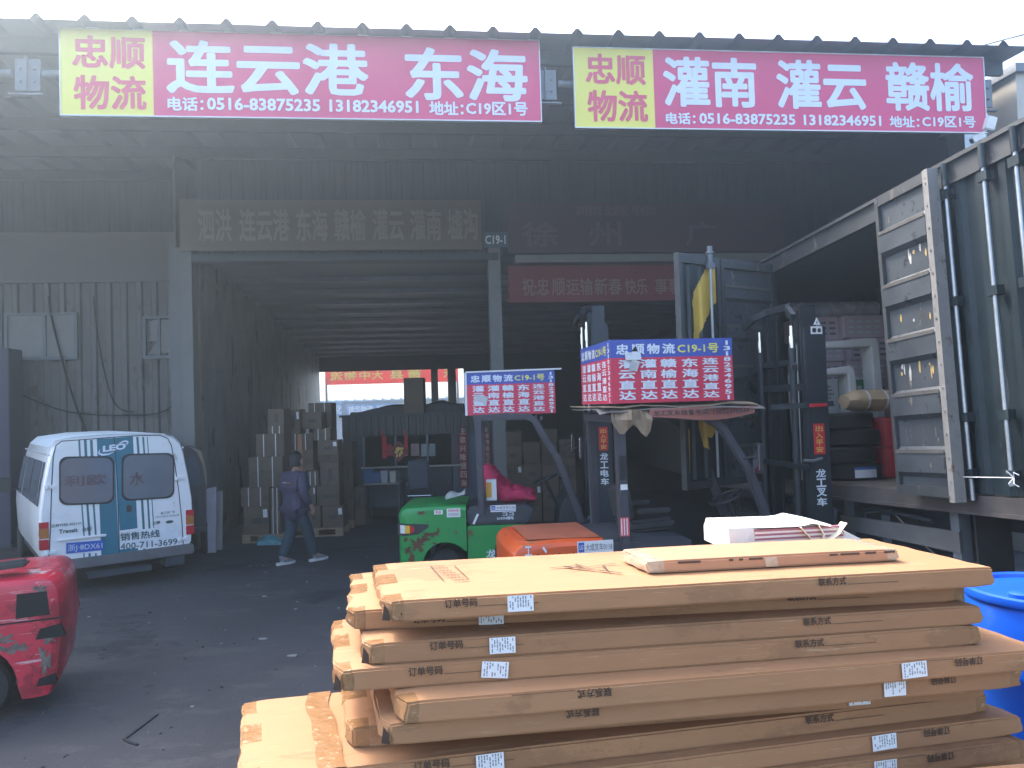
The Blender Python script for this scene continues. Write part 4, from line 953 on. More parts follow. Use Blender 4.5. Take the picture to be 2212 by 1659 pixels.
for args in ((131, 990, 243, 1088, 4), (266, 984, 373, 1079, 7)):
    gi, go = rwin(*args)
    fr = MB(); fr.prism(go, -.016, .002); wn = fr.done('rear_window', black, VAN, bevel=.004)
    g2 = MB(); g2.prism(gi, -.0195, -.012); g2.done('glass', gl, wn)
    b = MB()
    if args[0] == 131: x0, z0 = rp(139, 1053); x1, z1 = rp(229, 1022); b.text('利欧', (0, -.0215, 0), (1, 0, 0), (0, 0, 1), x0, z0, x1, z1, .02)
    else: x0, z0 = rp(279, 1050); x1, z1 = rp(312, 1018); b.text('水', (0, -.0215, 0), (1, 0, 0), (0, 0, 1), x0, z0, x1, z1, .02)
    b.done('lettering', mat('dull_red_lettering', (.10, .055, .07), .5), wn)
Y = -.0045
ex, ez = (1, 0, 0), (0, 0, 1)
def slope_text(b, st, p0, p1, h_px, bold=.02, Y=Y):
    """text along the rear face between two baseline pixels"""
    x0, z0 = rp(*p0); x1, z1 = rp(*p1); _, zt = rp(p0[0], p0[1] - h_px); b.text(st, (x0, Y, z0), (x1-x0, 0, z1-z0), (0, 0, zt-z0), 0, 0, 1, 1, bold)
b = MB(); slope_text(b, 'LEO', (222, 977), (272, 970), 14, .05)
for P in (((256, 958), (266, 953.5), (275, 953), (276, 957), (270, 962.5)), ((216, 970), (213, 979), (221, 982.5), (235, 981), (246, 976))):
    pts = [V((rp(*p)[0], Y, rp(*p)[1])) for p in P]; wd = [.004, .02, .026, .018, .003]
    for k in range(4):
        d = (pts[k+1]-pts[k]).normalized(); n_ = V((-d.z, 0, d.x)); b.poly([pts[k]-n_*wd[k]/2, pts[k+1]-n_*wd[k+1]/2, pts[k+1]+n_*wd[k+1]/2, pts[k]+n_*wd[k]/2])
b.done('logo_lettering', white_let, VAN)
b = MB(); b.poly(quadP([(259, 1187), (258.6, 1149.5), (391, 1133), (395, 1172)], -.0026)); b.done('phone_panel', wht, VAN)
inkt = mat('dark_green_ink', (.03, .09, .10), .5)
b = MB()
slope_text(b, '销售热线', (260, 1169), (345, 1160), 17); slope_text(b, '400-711-3699', (260, 1188), (383, 1176), 14, .01)
slope_text(b, '证券代码 002131', (110, 1140), (175, 1133), 7, .01); slope_text(b, 'Transit', (127, 1153), (168, 1149), 9, .03); slope_text(b, '全顺', (177, 1149), (197, 1146), 9, .02)
slope_text(b, '赣工商广告', (347, 1112), (378, 1108), 6, 0); slope_text(b, '(2015)R3-5026号', (335, 1120), (387, 1115), 5, 0); slope_text(b, '江铃', (329, 1134), (346, 1131), 7, .03)
b.prism([(rp(366, 1127)[0] + .052*math.cos(t*math.pi/10), rp(366, 1127)[1] + .02*math.sin(t*math.pi/10)) for t in range(20)], -.009, -.002)
b.done('lettering', inkt, VAN)
pb = mat('plate_blue', (.02, .11, .50), .4)
b = MB(); x0, z0 = rp(143, 1196); x1, z1 = rp(223, 1166); za = z1
b.poly([(x0, -.008, z0), (x1, -.008, rp(223, 1188)[1]), (x1, -.008, z1 - .003), (x0, -.008, rp(143, 1173)[1])]); pl_ = b.done('number_plate', pb, VAN)
b = MB(); slope_text(b, '浙J·8DX61', (146, 1193.5), (221, 1186.5), 17, 0, -.011); b.done('lettering', white_let, pl_)
b = MB(); xa, za = rp(118, 1172); xb, zb2 = rp(226, 1160)
b.poly([(xa, -.0055, za - .17), (xb, -.0055, zb2 - .2), (xb, -.0055, zb2 - .01), (xa, -.0055, za)]) if False else None
b.obox(((xa+xb)/2 + .02, -.012, (za+zb2)/2 + .025), (xb - xa, .03, .035), 0, 0, 0); b.done('plate_lamp_bar', vw, VAN, bevel=.01)
b = MB(); hx, hz = rp(279, 1098); b.prism(rrect(hx-.05, hz-.07, hx+.05, hz+.07, .025), -.012, -.001); hn = b.done('door_handle', dkt, VAN, bevel=.004)
b = MB(); b.prism(rrect(hx-.035, hz-.05, hx+.03, hz+.045, .02), -.014, -.0125); b.done('recess', blackpl, hn)
for P, nm in (((79, 1130, 107, 1187), 'tail_light'), ((392, 1103, 411, 1154), 'tail_light')):
    x0, z1 = rp(P[0], P[1]); x1, z0 = rp(P[2], P[3])
    if P[0] < 200: x0 = -.952; x1 = min(x1, -.845)
    else: x1 = .952; x0 = max(x0, .845)
    b = MB()
    for k, (mi, f0, f1) in enumerate(((0, .78, 1), (1, .42, .775), (2, .36, .415), (0, 0, .355))):
        b.mi = mi; b.box((x0, -.012, z0 + (z1-z0)*f0), (x1, .06, z0 + (z1-z0)*f1))
    b.done(nm, [lamp_r, mat('amber_lens_dark', (.45, .16, .03), .25), lamp_w], VAN, bevel=.004)
for px, py in ((107, 1052), (107, 1194), (386, 1033), (393, 1164)):
    x, z = rp(px, py); b = MB(); b.box((x - .06, -.022, z - .022), (x + .07, .01, z + .022)); b.cyl((x - .03, -.03, z - .025), (x - .03, -.03, z + .025), .016); b.done('hinge', vw, VAN, bevel=.004)
b = MB(); b.box((-.93, -.08, .33), (.93, .05, .47)); b.box((-.93, .05, .36), (-.9, .25, .47)); b.done('bumper', mat('grey_bumper', (.13, .13, .14), .6, 0, .15, 5), VAN, bevel=.025)
b = MB()
for k in range(4): b.box((-.42, -.13 + .045*k, .235), (.36, -.095 + .045*k, .26))
b.box((-.42, -.14, .19), (.36, -.12, .255)); b.done('rear_step', steel_dk, VAN, bevel=.004)
b = MB(); b.obox((.68, .2, .26), (.26, .5, .14)); b.tube([(.2, .1, .3), (.5, .12, .3), (.62, .2, .28)], .03); b.done('exhaust', steel_dk, VAN, bevel=.02)
b = MB(); b.box((-.85, .3, .3), (.85, 4.4, .42)); b.done('underbody', blackpl, VAN)
for x in (-.80, .80):
    for y in (.95, 3.75):
        b = MB(); b.lathe([(.19, -.1), (.30, -.1), (.325, -.07), (.325, .07), (.30, .1), (.19, .1)], (x, y, .325), 28, 'x'); wh = b.done('wheel', black, VAN, smooth=True)
        b = MB(); b.lathe([(.02, -.06), (.15, -.07), (.188, -.02), (.188, .02), (.15, .07), (.02, .06)], (x, y, .325), 20, 'x'); b.done('rim', steel_gr, wh, smooth=True)
# left side: windows, roof ribs, gutter
def side(z, y): # x on the left side surface
    for (x0, z0), (x1, z1) in zip(hp, hp[1:]):
        if z0 <= z <= z1: return -(x0 + (x1-x0)*(z-z0)/(z1-z0))
    return -.8
for y0, y1 in ((.22, .42), (.50, 1.45), (1.52, 2.5), (2.62, 3.2)):
    for o_, m_, nm in ((.006, gl, 'side_window'),):
        b = MB(); zs = [1.16, 1.3, 1.45, 1.6, 1.74]; A = [[b.v((side(z, 0) - o_, y, z)) for z in zs] for y in (y0, y1)]
        for k in range(4): b.f([A[0][k], A[1][k], A[1][k+1], A[0][k+1]])
        b.done(nm, m_, VAN)
for s in (-1, 1):
    b = MB(); b.tube([(s*.835, .05, 1.845), (s*.835, 3.1, 1.845)], .014); b.done('roof_gutter', vw, VAN, smooth=True)
b = MB()
for k in range(11): b.tube([(-.80, .5 + .22*k, 1.935), (-.70, .5 + .22*k, 2.028), (-.3, .5 + .22*k, 2.075), (.3, .5 + .22*k, 2.075), (.7, .5 + .22*k, 2.028)], .016, 6)
b.done('roof_ribs', vw, VAN, smooth=True)
for s in (-1, 1):
    b = MB(); b.tube([(s*.92, 3.25, 1.18), (s*1.06, 3.2, 1.22)], .02); b.obox((s*1.12, 3.2, 1.28), (.16, .08, .24)); b.done('wing_mirror', blackpl, VAN, bevel=.015)
b = MB(); b.poly([(-.70, 3.19, 1.97), (.70, 3.19, 1.97), (.80, 3.69, 1.33), (-.80, 3.69, 1.33)]); b.done('windscreen', gl, VAN)
# ------------------------------------------------------------------ box trailer, parked along the inner direction, nose a little lower
TO = V((3.61, 5.42, 1.545)); ty = V((-.134, .985, -.056)).normalized(); tx = V((ty.y, -ty.x, 0)).normalized(); tz = tx.cross(ty)
TM = Matrix(((tx.x, ty.x, tz.x, TO.x), (tx.y, ty.y, tz.y, TO.y), (tx.z, ty.z, tz.z, TO.z), (0, 0, 0, 1))); TI = TM.inverted()
def tl(px, py, off=0.): q = TI @ hit(px, py, TO + tx*off, tx); return q.y, q.z
TRK = empty('box_trailer', 'dark teal box trailer with open side doors and a yellow flame mark', 'trailer', TM)
tp_ = mat('teal_trailer_paint', (.02, .034, .041), .42, .15, .22, 2.5, stretch=(1, 1, .25), wear=[((.10, .10, .10), .38, 9, (1, 1, .12)), ((.010, .02, .026), .44, 1.5, (1, 1, .4))])
tfr = mat('trailer_frame_grey', (.06, .066, .07), .55, .2, .2, 3, wear=[((.18, .15, .12), .38, 9, (1, 1, .3))])
tin = mat('trailer_inside', (.10, .12, .13), .6, .1, .2, 2, wear=[((.12, .08, .05), .34, 5, (1, 1, 1)), ((.28, .26, .24), .27, 16, (1, 1, 1))])
tdeck = mat('trailer_deck', (.15, .13, .11), .7, .1, .25, 4, wear=[((.28, .25, .21), .3, 9, (1, 1, 1)), ((.30, .04, .03), .23, 7, (1, 1, 1))])
sealm = mat('door_edge_strip', (.27, .26, .245), .5, .2, .15, 8, wear=[((.14, .10, .075), .40, 14, (1, 1, .5))])
rustin = mat('scuffed_door_lining', (.075, .088, .10), .5, .2, .25, 3, wear=[((.075, .055, .042), .37, 4, (1, 1, .6)), ((.30, .25, .19), .36, 11, (1, 1, .35)), ((.02, .022, .028), .40, 6, (1, 1, 1))])
YE, YN, YO, YF = -4.6, 1.30, tl(1680, 800)[0], 6.6       # tail, near edge of opening, far edge of opening, nose
HT = 2.60
b = MB(); b.box((.02, YE, -.10), (2.42, YF, 0)); b.done('deck', tdeck, TRK)
b = MB(); b.box((-.03, YE, -.16), (.018, YF, -.012)); b.box((-.05, YE, -.16), (-.032, YF, -.13)); b.done('bottom_rail', mat('rail_paint', (.10, .09, .085), .6, .2, .25, 4, wear=[((.22, .18, .14), .32, 10, (1, .4, 1)), ((.35, .05, .04), .24, 5, (1, 1, 1))]), TRK)
b = MB(); b.box((-.04, YE, HT - .17), (.05, YF, HT)); b.box((-.07, YE, HT - .02), (-.041, YF, HT + .012)); b.box((-.055, YE, HT - .19), (-.041, YF, HT - .165)); b.done('top_rail', tfr, TRK)
b = MB(); b.box((.05, YE, HT - .03), (2.42, YF, HT)); b.done('roof', tin, TRK)
b = MB(); b.corr((2.42, YE, 0), (0, 1, 0), (0, 0, 1), (-1, 0, 0), YF - YE, HT - .03, .3, .04); b.box((2.43, YE, 0), (2.45, YF, HT)); b.done('far_wall', tin, TRK)
b = MB(); b.box((.05, YF - .05, 0), (2.42, YF, HT - .03)); b.box((.05, YE, 0), (2.42, YE + .05, HT - .03)); b.done('end_wall', tin, TRK)
b = MB(); b.corr((0, YE, .0), (0, 1, 0), (0, 0, 1), (-1, 0, 0), YN - YE, HT - .17, .23, .035); b.done('side_wall', tp_, TRK)
b = MB(); b.corr((0, YO, .0), (0, 1, 0), (0, 0, 1), (-1, 0, 0), YF - YO, HT - .17, .23, .035); b.done('side_wall', tp_, TRK)
for y in (YO, YN - .07): b = MB(); b.box((-.03, y, 0), (.06, y + .07, HT - .17)); b.done('door_post', tp_, TRK)
# locking rods on the closed side
for (p0, p1) in (((2122, 318), (2188, 1050)), ((2194, 285), (2262, 1075)), ((2047, 380), (2098, 1080))):
    ya, za = tl(*p0, -.07); yb, zb_ = tl(*p1, -.07); ym = (ya + yb)/2
    b = MB(); b.cyl((-.075, ym, zb_), (-.075, ym, HT - .06), .017, n=12); rd = b.done('locking_rod', galv, TRK, smooth=True)
    b = MB()
    for z in (.12, .55, 1.45, HT - .3): b.box((-.10, ym - .05, z), (-.036, ym + .05, z + .07))
    b.cyl((-.075, ym, HT - .20), (-.075, ym, HT - .02), .026); b.done('rod_bracket', tp_, rd)
# string tie
ya, za = tl(2086, 1030, -.1); yb, zb_ = tl(2196, 1032, -.1)
b = MB(); b.tube([(-.13, ya, za), (-.12, yb, zb_)], .004); yc = yb
for d in ((.0, .05, .03), (.0, -.05, -.06), (.0, .03, -.06), (.0, -.06, .02)): b.tube([(-.12, yc, zb_), (-.15, yc + d[1]*.6, zb_ + d[2] + .02), (-.13, yc + d[1], zb_ + d[2])], .004)
o = b.done('string_tie', white_pp, None, M=TM.copy()); tag(o, 'white string tying the folded trailer door to a locking rod', 'string')

def leaf(P0, ex, L, z0, z1, side, label=None):
    """door leaf; P0 bottom corner in world, ex along the leaf as seen left to right"""
    ex = V(ex).normalized(); M = Matrix.Translation(V(P0)) @ Matrix(((ex.x, -ex.y, 0, 0), (ex.y, ex.x, 0, 0), (0, 0, 1, 0), (0, 0, 0, 1)))
    H = z1 - z0; Lc = TI @ M
    b = MB(Lc); b.box((.05, .012, .05), (L - .05, .03, H - .05))
    if side == 'outer': b.corr((.05, .005, .1), (1, 0, 0), (0, 0, 1), (0, -1, 0), L - .1, H - .22, .19, .03)
    lf = b.done('side_door', tp_ if side == 'outer' else rustin, TRK)
    if label: lf['label'] = label
    b = MB(Lc)
    b.box((0, -.03, 0), (.05, .04, H)); b.box((L - .05, -.03, 0), (L, .04, H)); b.box((.05, -.028, 0), (L - .05, .038, .08)); b.box((.05, -.028, H - .1), (L - .05, .038, H)); b.done('frame', tfr, lf)
    if side != 'outer':
        b = MB(Lc)
        for k in range(5):
            z = H*(.10 + .178*k); 
            b.loft([[(.055, .011, z), (.055, -.028, z + .035), (.055, -.028, z + .155), (.055, .011, z + .19)], [(L - .055, .011, z), (L - .055, -.028, z + .035), (L - .055, -.028, z + .155), (L - .055, .011, z + .19)]])
        b.done('ribs', rustin, lf)
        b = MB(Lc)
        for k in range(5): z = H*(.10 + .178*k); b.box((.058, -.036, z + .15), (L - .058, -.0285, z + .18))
        b.done('lit_rib_edge', mat('lit_edge_tone', (.13, .125, .115), .5, .2, .2, 9), lf)  # paler strips painted as light catching the upper rib edges
    return lf, M, Lc
# near leaf, folded back flat against the side
yL, _ = tl(1922, 750, -.16); yR, _ = tl(2046, 750, -.16)
P0 = TM @ V((-.16, yL, -.03)); exn = -ty.copy(); exn.z = 0
nl, Mn, Ln = leaf((P0.x, P0.y, 0), exn, 1, 0, 1, 'x') if False else (None, None, None)
Ltr = yL - yR
b = MB(); b.box((-.17, yR + .05, 0), (-.155, yL - .05, HT - .10)); nl = b.done('side_door', rustin, TRK); nl['label'] = 'scuffed side door folded back, ribbed lining outward'
b = MB(); b.box((-.20, yL - .045, -.03), (-.13, yL, HT - .06)); b.box((-.20, yR + .05, -.03), (-.135, yL - .05, .05)); b.box((-.20, yR + .05, HT - .14), (-.135, yL - .05, HT - .06)); b.done('frame', tfr, nl)
b = MB(); b.box((-.215, yR - .015, -.06), (-.12, yR + .048, HT - .05))
for k in range(14): b.cyl((-.221, yR + .018, .1 + .18*k), (-.214, yR + .018, .1 + .18*k), .01, n=8)
b.done('edge_strip', sealm, nl)
for k in range(5):
    z = .12 + .47*k
    b = MB(); b.loft([[(-.171, yR + .055, z), (-.215, yR + .055, z + .04), (-.215, yR + .055, z + .20), (-.171, yR + .055, z + .25)], [(-.171, yL - .05, z), (-.215, yL - .05, z + .04), (-.215, yL - .05, z + .20), (-.171, yL - .05, z + .25)]]); rb = b.done('rib', rustin, nl)
    b = MB(); b.box((-.222, yR + .06, z + .195), (-.2155, yL - .055, z + .225)); b.done('lit_rib_edge', mat('lit_edge_tone', (.13, .125, .115), .5, .2, .2, 9), rb)  # lit upper edge of the rib, put in as a paler strip
b = MB(); rnd = random.Random(12)
for k in range(16):
    y = rnd.uniform(yR + .1, yL - .1); z = rnd.choice([.42, .9, 1.37, 1.84]) + rnd.uniform(-.0, .12); h = rnd.uniform(.03, .14); w_ = rnd.uniform(.008, .02)
    b.mi = int(rnd.random() < .55); b.prism([(y, z), (y + w_, z + .01), (y + w_*1.3, z + h*.5), (y + w_*.4, z + h), (y - w_*.4, z + h*.6)], -.1735, -.1712, 'x')
b.done('tape_scraps', [mat('yellow_tape_scrap', (.55, .38, .14), .6), mat('pale_tape_scrap', (.55, .53, .48), .6)], nl)
# far pair, swung out towards the yard
A1, A2, A3 = V((1.77, 8.05, 0)), V((2.32, 8.47, 0)), V((3.10, 9.0, 0))
leaf((A2.x + .012, A2.y + .01, 1.36), A3 - A2, (A3 - A2).length - .03, 1.36, 3.855, 'inner', 'swung out side door showing its ribbed lining')
l2, M2, L2c = leaf((A1.x, A1.y, 1.36), A2 - A1, (A2 - A1).length - .012, 1.36, 3.855, 'outer', 'swung out side door with a yellow flame on corrugated steel')
M2I = M2.inverted(); n2 = (A2 - A1).normalized(); nn = V((n2.y, -n2.x, 0))
def lp(px, py): q = M2I @ hit(px, py, (A1.x, A1.y, 0), nn); return q.x, q.z
LL = (A2 - A1).length - .112
def corr_patch(b, polys, pitch=.19, depth=.03, off=.004):
    for P in polys:
        P = [lp(*p) for p in P]; u0, u1 = min(p[0] for p in P), max(p[0] for p in P); N_ = 60
        def dep(u): 
            f = ((u - .05) % pitch)/pitch
            return depth*(0 if f < .5 else ((f-.5)/.1 if f < .6 else (1 if f < .9 else (1-f)/.1)))
        for i in range(N_):
            ua, ub = u0 + (u1-u0)*i/N_, u0 + (u1-u0)*(i+1)/N_
            if ua < .052 or ub > LL + .06: continue
            um = (ua+ub)/2; zs = []
            for (x0, z0), (x1, z1) in zip(P, P[1:] + P[:1]):
                if (x0 <= um) != (x1 <= um): zs.append(z0 + (z1-z0)*(um-x0)/(x1-x0))
            zs.sort()
            for za, zb_ in zip(zs[::2], zs[1::2]): b.poly([(ua, .005 - dep(ua) - off, za), (ub, .005 - dep(ub) - off, za), (ub, .005 - dep(ub) - off, zb_), (ua, .005 - dep(ua) - off, zb_)])
def c4(*P): return [(1453.8 + x*.2315, 521.2 + y*.2315) for x, y in P]
FM = mat('yellow_livery', (.62, .40, .06), .45, 0, .15, 3, wear=[((.30, .17, .05), .27, 9, (1, 1, .3))])
for PL in ([c4((310, 255), (470, 252), (466, 380), (430, 450), (412, 530), (385, 575), (350, 600), (335, 690), (275, 760), (245, 872), (238, 960), (175, 960), (172, 700), (160, 560), (175, 505), (205, 450), (235, 390), (245, 335), (275, 285)),
   [(1506, 882), (1545, 882), (1547, 930), (1538, 946), (1524, 944), (1528, 972), (1520, 965), (1510, 925)], [(1476, 920), (1481, 915), (1490, 930), (1491, 1022), (1470, 1024), (1472, 960)]]):
    b = MB(L2c); corr_patch(b, [PL]); b.done('flame_mark', FM, l2)
x, z = lp(1531, 700); b = MB(L2c); b.cyl((x, -.05, .1), (x, -.05, 2.56), .016, n=10); r2_ = b.done('locking_rod', galv, l2, smooth=True)
b = MB(L2c); b.cyl((x, -.05, 2.40), (x, -.05, 2.60), .028); b.cyl((x, -.05, 2.52), (x, -.05, 2.54), .045); b.box((x - .05, -.075, 2.36), (x + .05, -.03, 2.42)); b.done('rod_bracket', steel_gr, r2_)
# running gear (in world space, standing on the ground)
def tw(ylocal, xoff, z): q = TM @ V((xoff, ylocal, 0)); return TI @ V((q.x, q.y, z))
for yl in (-.05, -1.35, -2.65):
    for xo in (.16, 2.22):
        c = tw(yl, xo, .5); b = MB(); b.lathe([(.29, -.14), (.46, -.14), (.50, -.10), (.50, .10), (.46, .14), (.29, .14)], c, 36, 'x'); wh = b.done('wheel', black, TRK, smooth=True)
        b = MB(); b.lathe([(.03, -.06), (.12, -.10), (.26, -.07), (.288, -.12), (.288, .12), (.03, .08)], c, 28, 'x'); b.done('rim', steel_gr, wh, smooth=True)
b = MB()
for yl in (-.05, -1.35, -2.65): b.cyl(tw(yl, .2, .5), tw(yl, 2.2, .5), .06)
b.box((.7, YE, -.38), (.82, YF, -.11)); b.box((1.6, YE, -.38), (1.72, YF, -.11)); b.box((.1, -3.3, -.62), (.7, .6, -.5)) if False else None
b.done('chassis', steel_dk, TRK)
gy0, gz0 = tl(1862, 1132, .1); gy1, gz1 = tl(2072, 1168, .1)
lp0 = tl(2072, 1130, .1)[0]
b = MB(); b.box((.06, lp0 - .05, -1.25), (.16, lp0 + .05, -.165)); b.done('guard_post', steel_gr, TRK)
b = MB(); b.box((.06, gy0 + .15, -.95), (.12, gy0 + .22, -.165)); b.done('guard_post', steel_gr, TRK)
b = MB(); b.loft([[(.05, gy0 + .3, gz0 - .07), (.08, gy0 + .3, gz0 - .07), (.08, gy0 + .3, gz0 + .07), (.05, gy0 + .3, gz0 + .07)], [(.05, lp0 - .05, gz1 - .09), (.08, lp0 - .05, gz1 - .09), (.08, lp0 - .05, gz1 + .08), (.05, lp0 - .05, gz1 + .08)]]); b.done('side_guard', mat('guard_grey', (.14, .14, .14), .6, .1, .15, 4), TRK)
by, bz = tl(2030, 1110, .3); b = MB(); b.box((.30, by - .28, -.66), (.75, by + .30, -.17))
for k in range(3): b.box((.29, by - .24, -.60 + .1*k), (.30, by + .26, -.57 + .1*k))
b.done('tool_box', steel_dk, TRK, bevel=.02)
b = MB(); b.tube([tw(2.2, .12, .95), tw(2.2, .12, 1.16), tw(2.0, .12, 1.20), tw(1.2, .12, 1.20)], .02); b.done('hand_rail', steel_dk, TRK, smooth=True)
c = tw(4.6, .5, 0); c2 = tw(4.6, 1.9, 0)
for xo in (.5, 1.9):
    b = MB(); p = tw(4.6, xo, 0); q = tw(4.6, xo, .04); b.box((p.x - .12, p.y - .12, p.z + .003), (p.x + .12, p.y + .12, p.z + .05)); b.box((p.x - .06, p.y - .06, p.z + .05), (p.x + .06, p.y + .06, -.1)); b.done('landing_leg', steel_dk, TRK)
b = MB(); b.tube([tw(2.3, .2, 1.12), tw(1.9, .2, 1.20), tw(1.5, .2, .98), tw(1.1, .2, .80), tw(.8, .2, .92)], .009); b.done('air_hose', mat('pale_hose', (.30, .29, .26), .6), TRK, smooth=True)
b = MB(); b.box((.05, .62, -.75), (.35, .64, -.17)); b.done('mudflap', black, TRK)

# ------------------------------------------------------------------ cargo on the trailer deck (local to the trailer)
def cargo(name, label, cat, X, Y, zb=0., group=None, rz_=0.):
    q = TI @ V((X, Y, 1.4)); return empty(name, label, cat, TM @ Matrix.Translation(V((q.x, q.y, zb + .002))) @ Matrix.Rotation(rz_, 4, 'Z'), group)
for k in range(4):
    t_ = cargo('tyre', ['bottom tyre of the stack on the trailer, with a white sticker', 'second tyre up of the stack on the trailer, small label', 'third tyre up of the stack on the trailer, pushed to the right', 'top tyre of the stack on the trailer'][k], 'tyre', 3.60 + (.05, .0, .06, 0)[k], 8.42, .182*k, 'black tyres stacked on the trailer')
    b = MB(); prof = [(.19, .02), (.27, .0), (.31, .01)] 
    for j in range(7): z = .025 + .019*j; prof += [(.325, z), (.325, z + .011), (.317, z + .013), (.317, z + .018)]
    prof += [(.31, .168), (.27, .178), (.19, .158)]
    b.lathe(prof, n=40, cap=False); b.done('tread', black, t_, smooth=True)
    b = MB(); b.lathe([(.19, .02), (.20, .05), (.20, .13), (.19, .158)], n=40, cap=False); b.done('bead', black, t_, smooth=True)
    if k == 0:
        b = MB(); b.mi = 0
        for j in range(6):
            a0_, a1_ = -1.95 + .13*j, -1.95 + .13*(j+1); R = .327; P = [(R*math.cos(a), R*math.sin(a)) for a in (a0_, a1_)]
            b.mi = 0; b.poly([(P[0][0], P[0][1], .03), (P[1][0], P[1][1], .03), (P[1][0], P[1][1], .115), (P[0][0], P[0][1], .115)]); b.mi = 1; b.poly([(P[0][0], P[0][1], .117), (P[1][0], P[1][1], .117), (P[1][0], P[1][1], .14), (P[0][0], P[0][1], .14)])
        b.done('sticker', [white_pp, mat('sticker_blue', (0, 0, 0))], t_)
pail = mat('red_plastic', (.62, .015, .035), .4, 0, .1, 3)
for k in range(2):
    t_ = cargo('plastic_barrel', ['lower red plastic barrel right of the tyres', 'upper red plastic barrel right of the tyres'][k], 'barrel', 4.20, 8.66, .335*k, 'red barrels on the trailer')
    b = MB(); b.lathe([(.20, 0), (.215, .01), (.232, .285)], n=32); b.done('body', pail, t_, smooth=True)
    b = MB(); b.lathe([(.233, .286), (.245, .288), (.245, .32), (.235, .331), (.02, .331)], n=32); b.done('lid', pail, t_, smooth=True)
kraft = mat('kraft_paper', (.55, .40, .24), .65, 0, .15, 6, bump=.4, bscale=16)
t_ = cargo('wrapped_parcel', 'brown paper parcel tied with white bands on top of the tyres', 'parcel', 4.0, 8.45, .735)
b = MB(); rings = []
for k in range(12):
    u = k/11; x = -.36 + .66*u; e = 1 - .35*max(0, abs(u - .5)*2 - .7)/.3; rings.append([V((x, .17*math.cos(a)*e, .12 + .115*math.sin(a)*e)) + V((0, .02*noise.noise(V((x*8, a, 1))), .02*noise.noise(V((x*9, a, 5))))) for a in [2*math.pi*j/14 for j in range(14)]])
b.loft(rings); b.done('paper', kraft, t_, smooth=True)
b = MB()
for u in (.3, .62): x = -.36 + .66*u; b.loft([[(x + dx, .178*math.cos(a), .12 + .124*math.sin(a)) for a in [2*math.pi*j/14 for j in range(14)]] for dx in (-.012, .012)], cap=False)
b.done('band', white_pp, t_, smooth=True)
foam = mat('white_foam', (.80, .78, .72), .7, 0, .08, 4)
for X0, X1, Yp, top, label, w_ in ((3.3, 4.32, 9.04, 2.95, 'taller white foam packing frame standing behind the parcel', .10), (3.2, 3.91, 8.80, 2.62, 'shorter white foam packing frame standing in front of the taller one', .09)):
    xs = cargo('foam_frame', label, 'packing frame', X1, Yp, 0, 'white foam frames on the trailer')
    base = (xs.matrix_world @ V((0, 0, 0))).z; h = top - base; L = X1 - X0
    b = MB()
    b.prism([(-L, 0), (-L + w_, 0), (-L + w_, h - w_*1.05), (-w_, h - w_*.9), (-w_, 0), (0, 0), (.012, h*.6), (0, h - .03), (-.05, h + .012), (-L, h - .05)], -.10, .12); b.done('frame', foam, xs, bevel=.012)
    b = MB(); b.poly([(.008, -.09, h*.15), (.008, .1, h*.15), (.006, .1, h*.85), (.006, -.09, h*.85)]); b.done('print_band', mat('foam_grey_print', (.40, .40, .42), .7), xs)
wbox = mat('white_green_carton', (.82, .84, .82), .6, 0, .08, 3); gbox = mat('green_carton_print', (.04, .24, .10), .55, 0, .1, 3)
for k in range(3):
    t_ = cargo('printed_carton', ['lowest white and green carton behind the tyres', 'middle white and green carton behind the tyres', 'top white and green carton behind the tyres, lettered Se'][k], 'carton', 3.88, 9.40, .39*k, 'white and green cartons on the trailer')
    MB().box((-.25, -.2, 0), (.42, .2, .386)).done('box', wbox, t_, bevel=.006)
    b = MB(); b.poly([(.02, -.2025, .02), (.41, -.2025, .02), (.41, -.2025, .37), (.02, -.2025, .37)]); b.done('green_panel', gbox, t_)
    b = MB(); b.mi = 0; b.text('Se', (0, -.2045, 0), (1, 0, 0), (0, 0, 1), .2, .24, .33, .32, .02)
    for q in range(4): b.poly([(.06, -.2045, .05 + .03*q), (.06 + .05*(q % 2 + 1), -.2045, .05 + .03*q), (.06 + .05*(q % 2 + 1), -.2045, .065 + .03*q), (.06, -.2045, .065 + .03*q)])
    b.mi = 1
    for q in range(6): b.poly([(-.22, -.2045, .06 + .045*q), (-.04 - .02*(q % 3), -.2045, .06 + .045*q), (-.04 - .02*(q % 3), -.2045, .075 + .045*q), (-.22, -.2045, .075 + .045*q)])
    b.done('lettering', [white_pp, grey_pr], t_)
pink = mat('lilac_carton', (.74, .58, .64), .6, 0, .1, 3)
for k in range(7):
    for j in range(2):
        t_ = cargo('pale_carton', '%s pale printed carton of the %s tall stack at the back of the trailer' % (['lowest', 'second', 'third', 'fourth', 'fifth', 'sixth', 'topmost'][k], ['left', 'right'][j]), 'carton', 3.93 + .57*j + .03*((k*7) % 3 - 1), 9.84 + .02*((k*5) % 3), .285*k, 'pale cartons stacked in the trailer')
        MB().box((-.27, -.2, 0), (.27, .2, .282)).done('box', pink, t_, bevel=.005)
        b = MB()
        for q in range(4):
            for r in range(3): b.poly([(-.22 + .12*q, -.2025, .05 + .07*r), (-.22 + .12*q + .08, -.2025, .05 + .07*r), (-.22 + .12*q + .08, -.2025, .05 + .07*r + .03), (-.22 + .12*q, -.2025, .05 + .07*r + .03)])
        b.done('print', [white_pp] if (k + j) % 2 else [grey_pr], t_)
t_ = cargo('plastic_roll', 'clear plastic wrapped roll lying on top of the pale cartons', 'roll', 4.2, 9.84, 1.998)
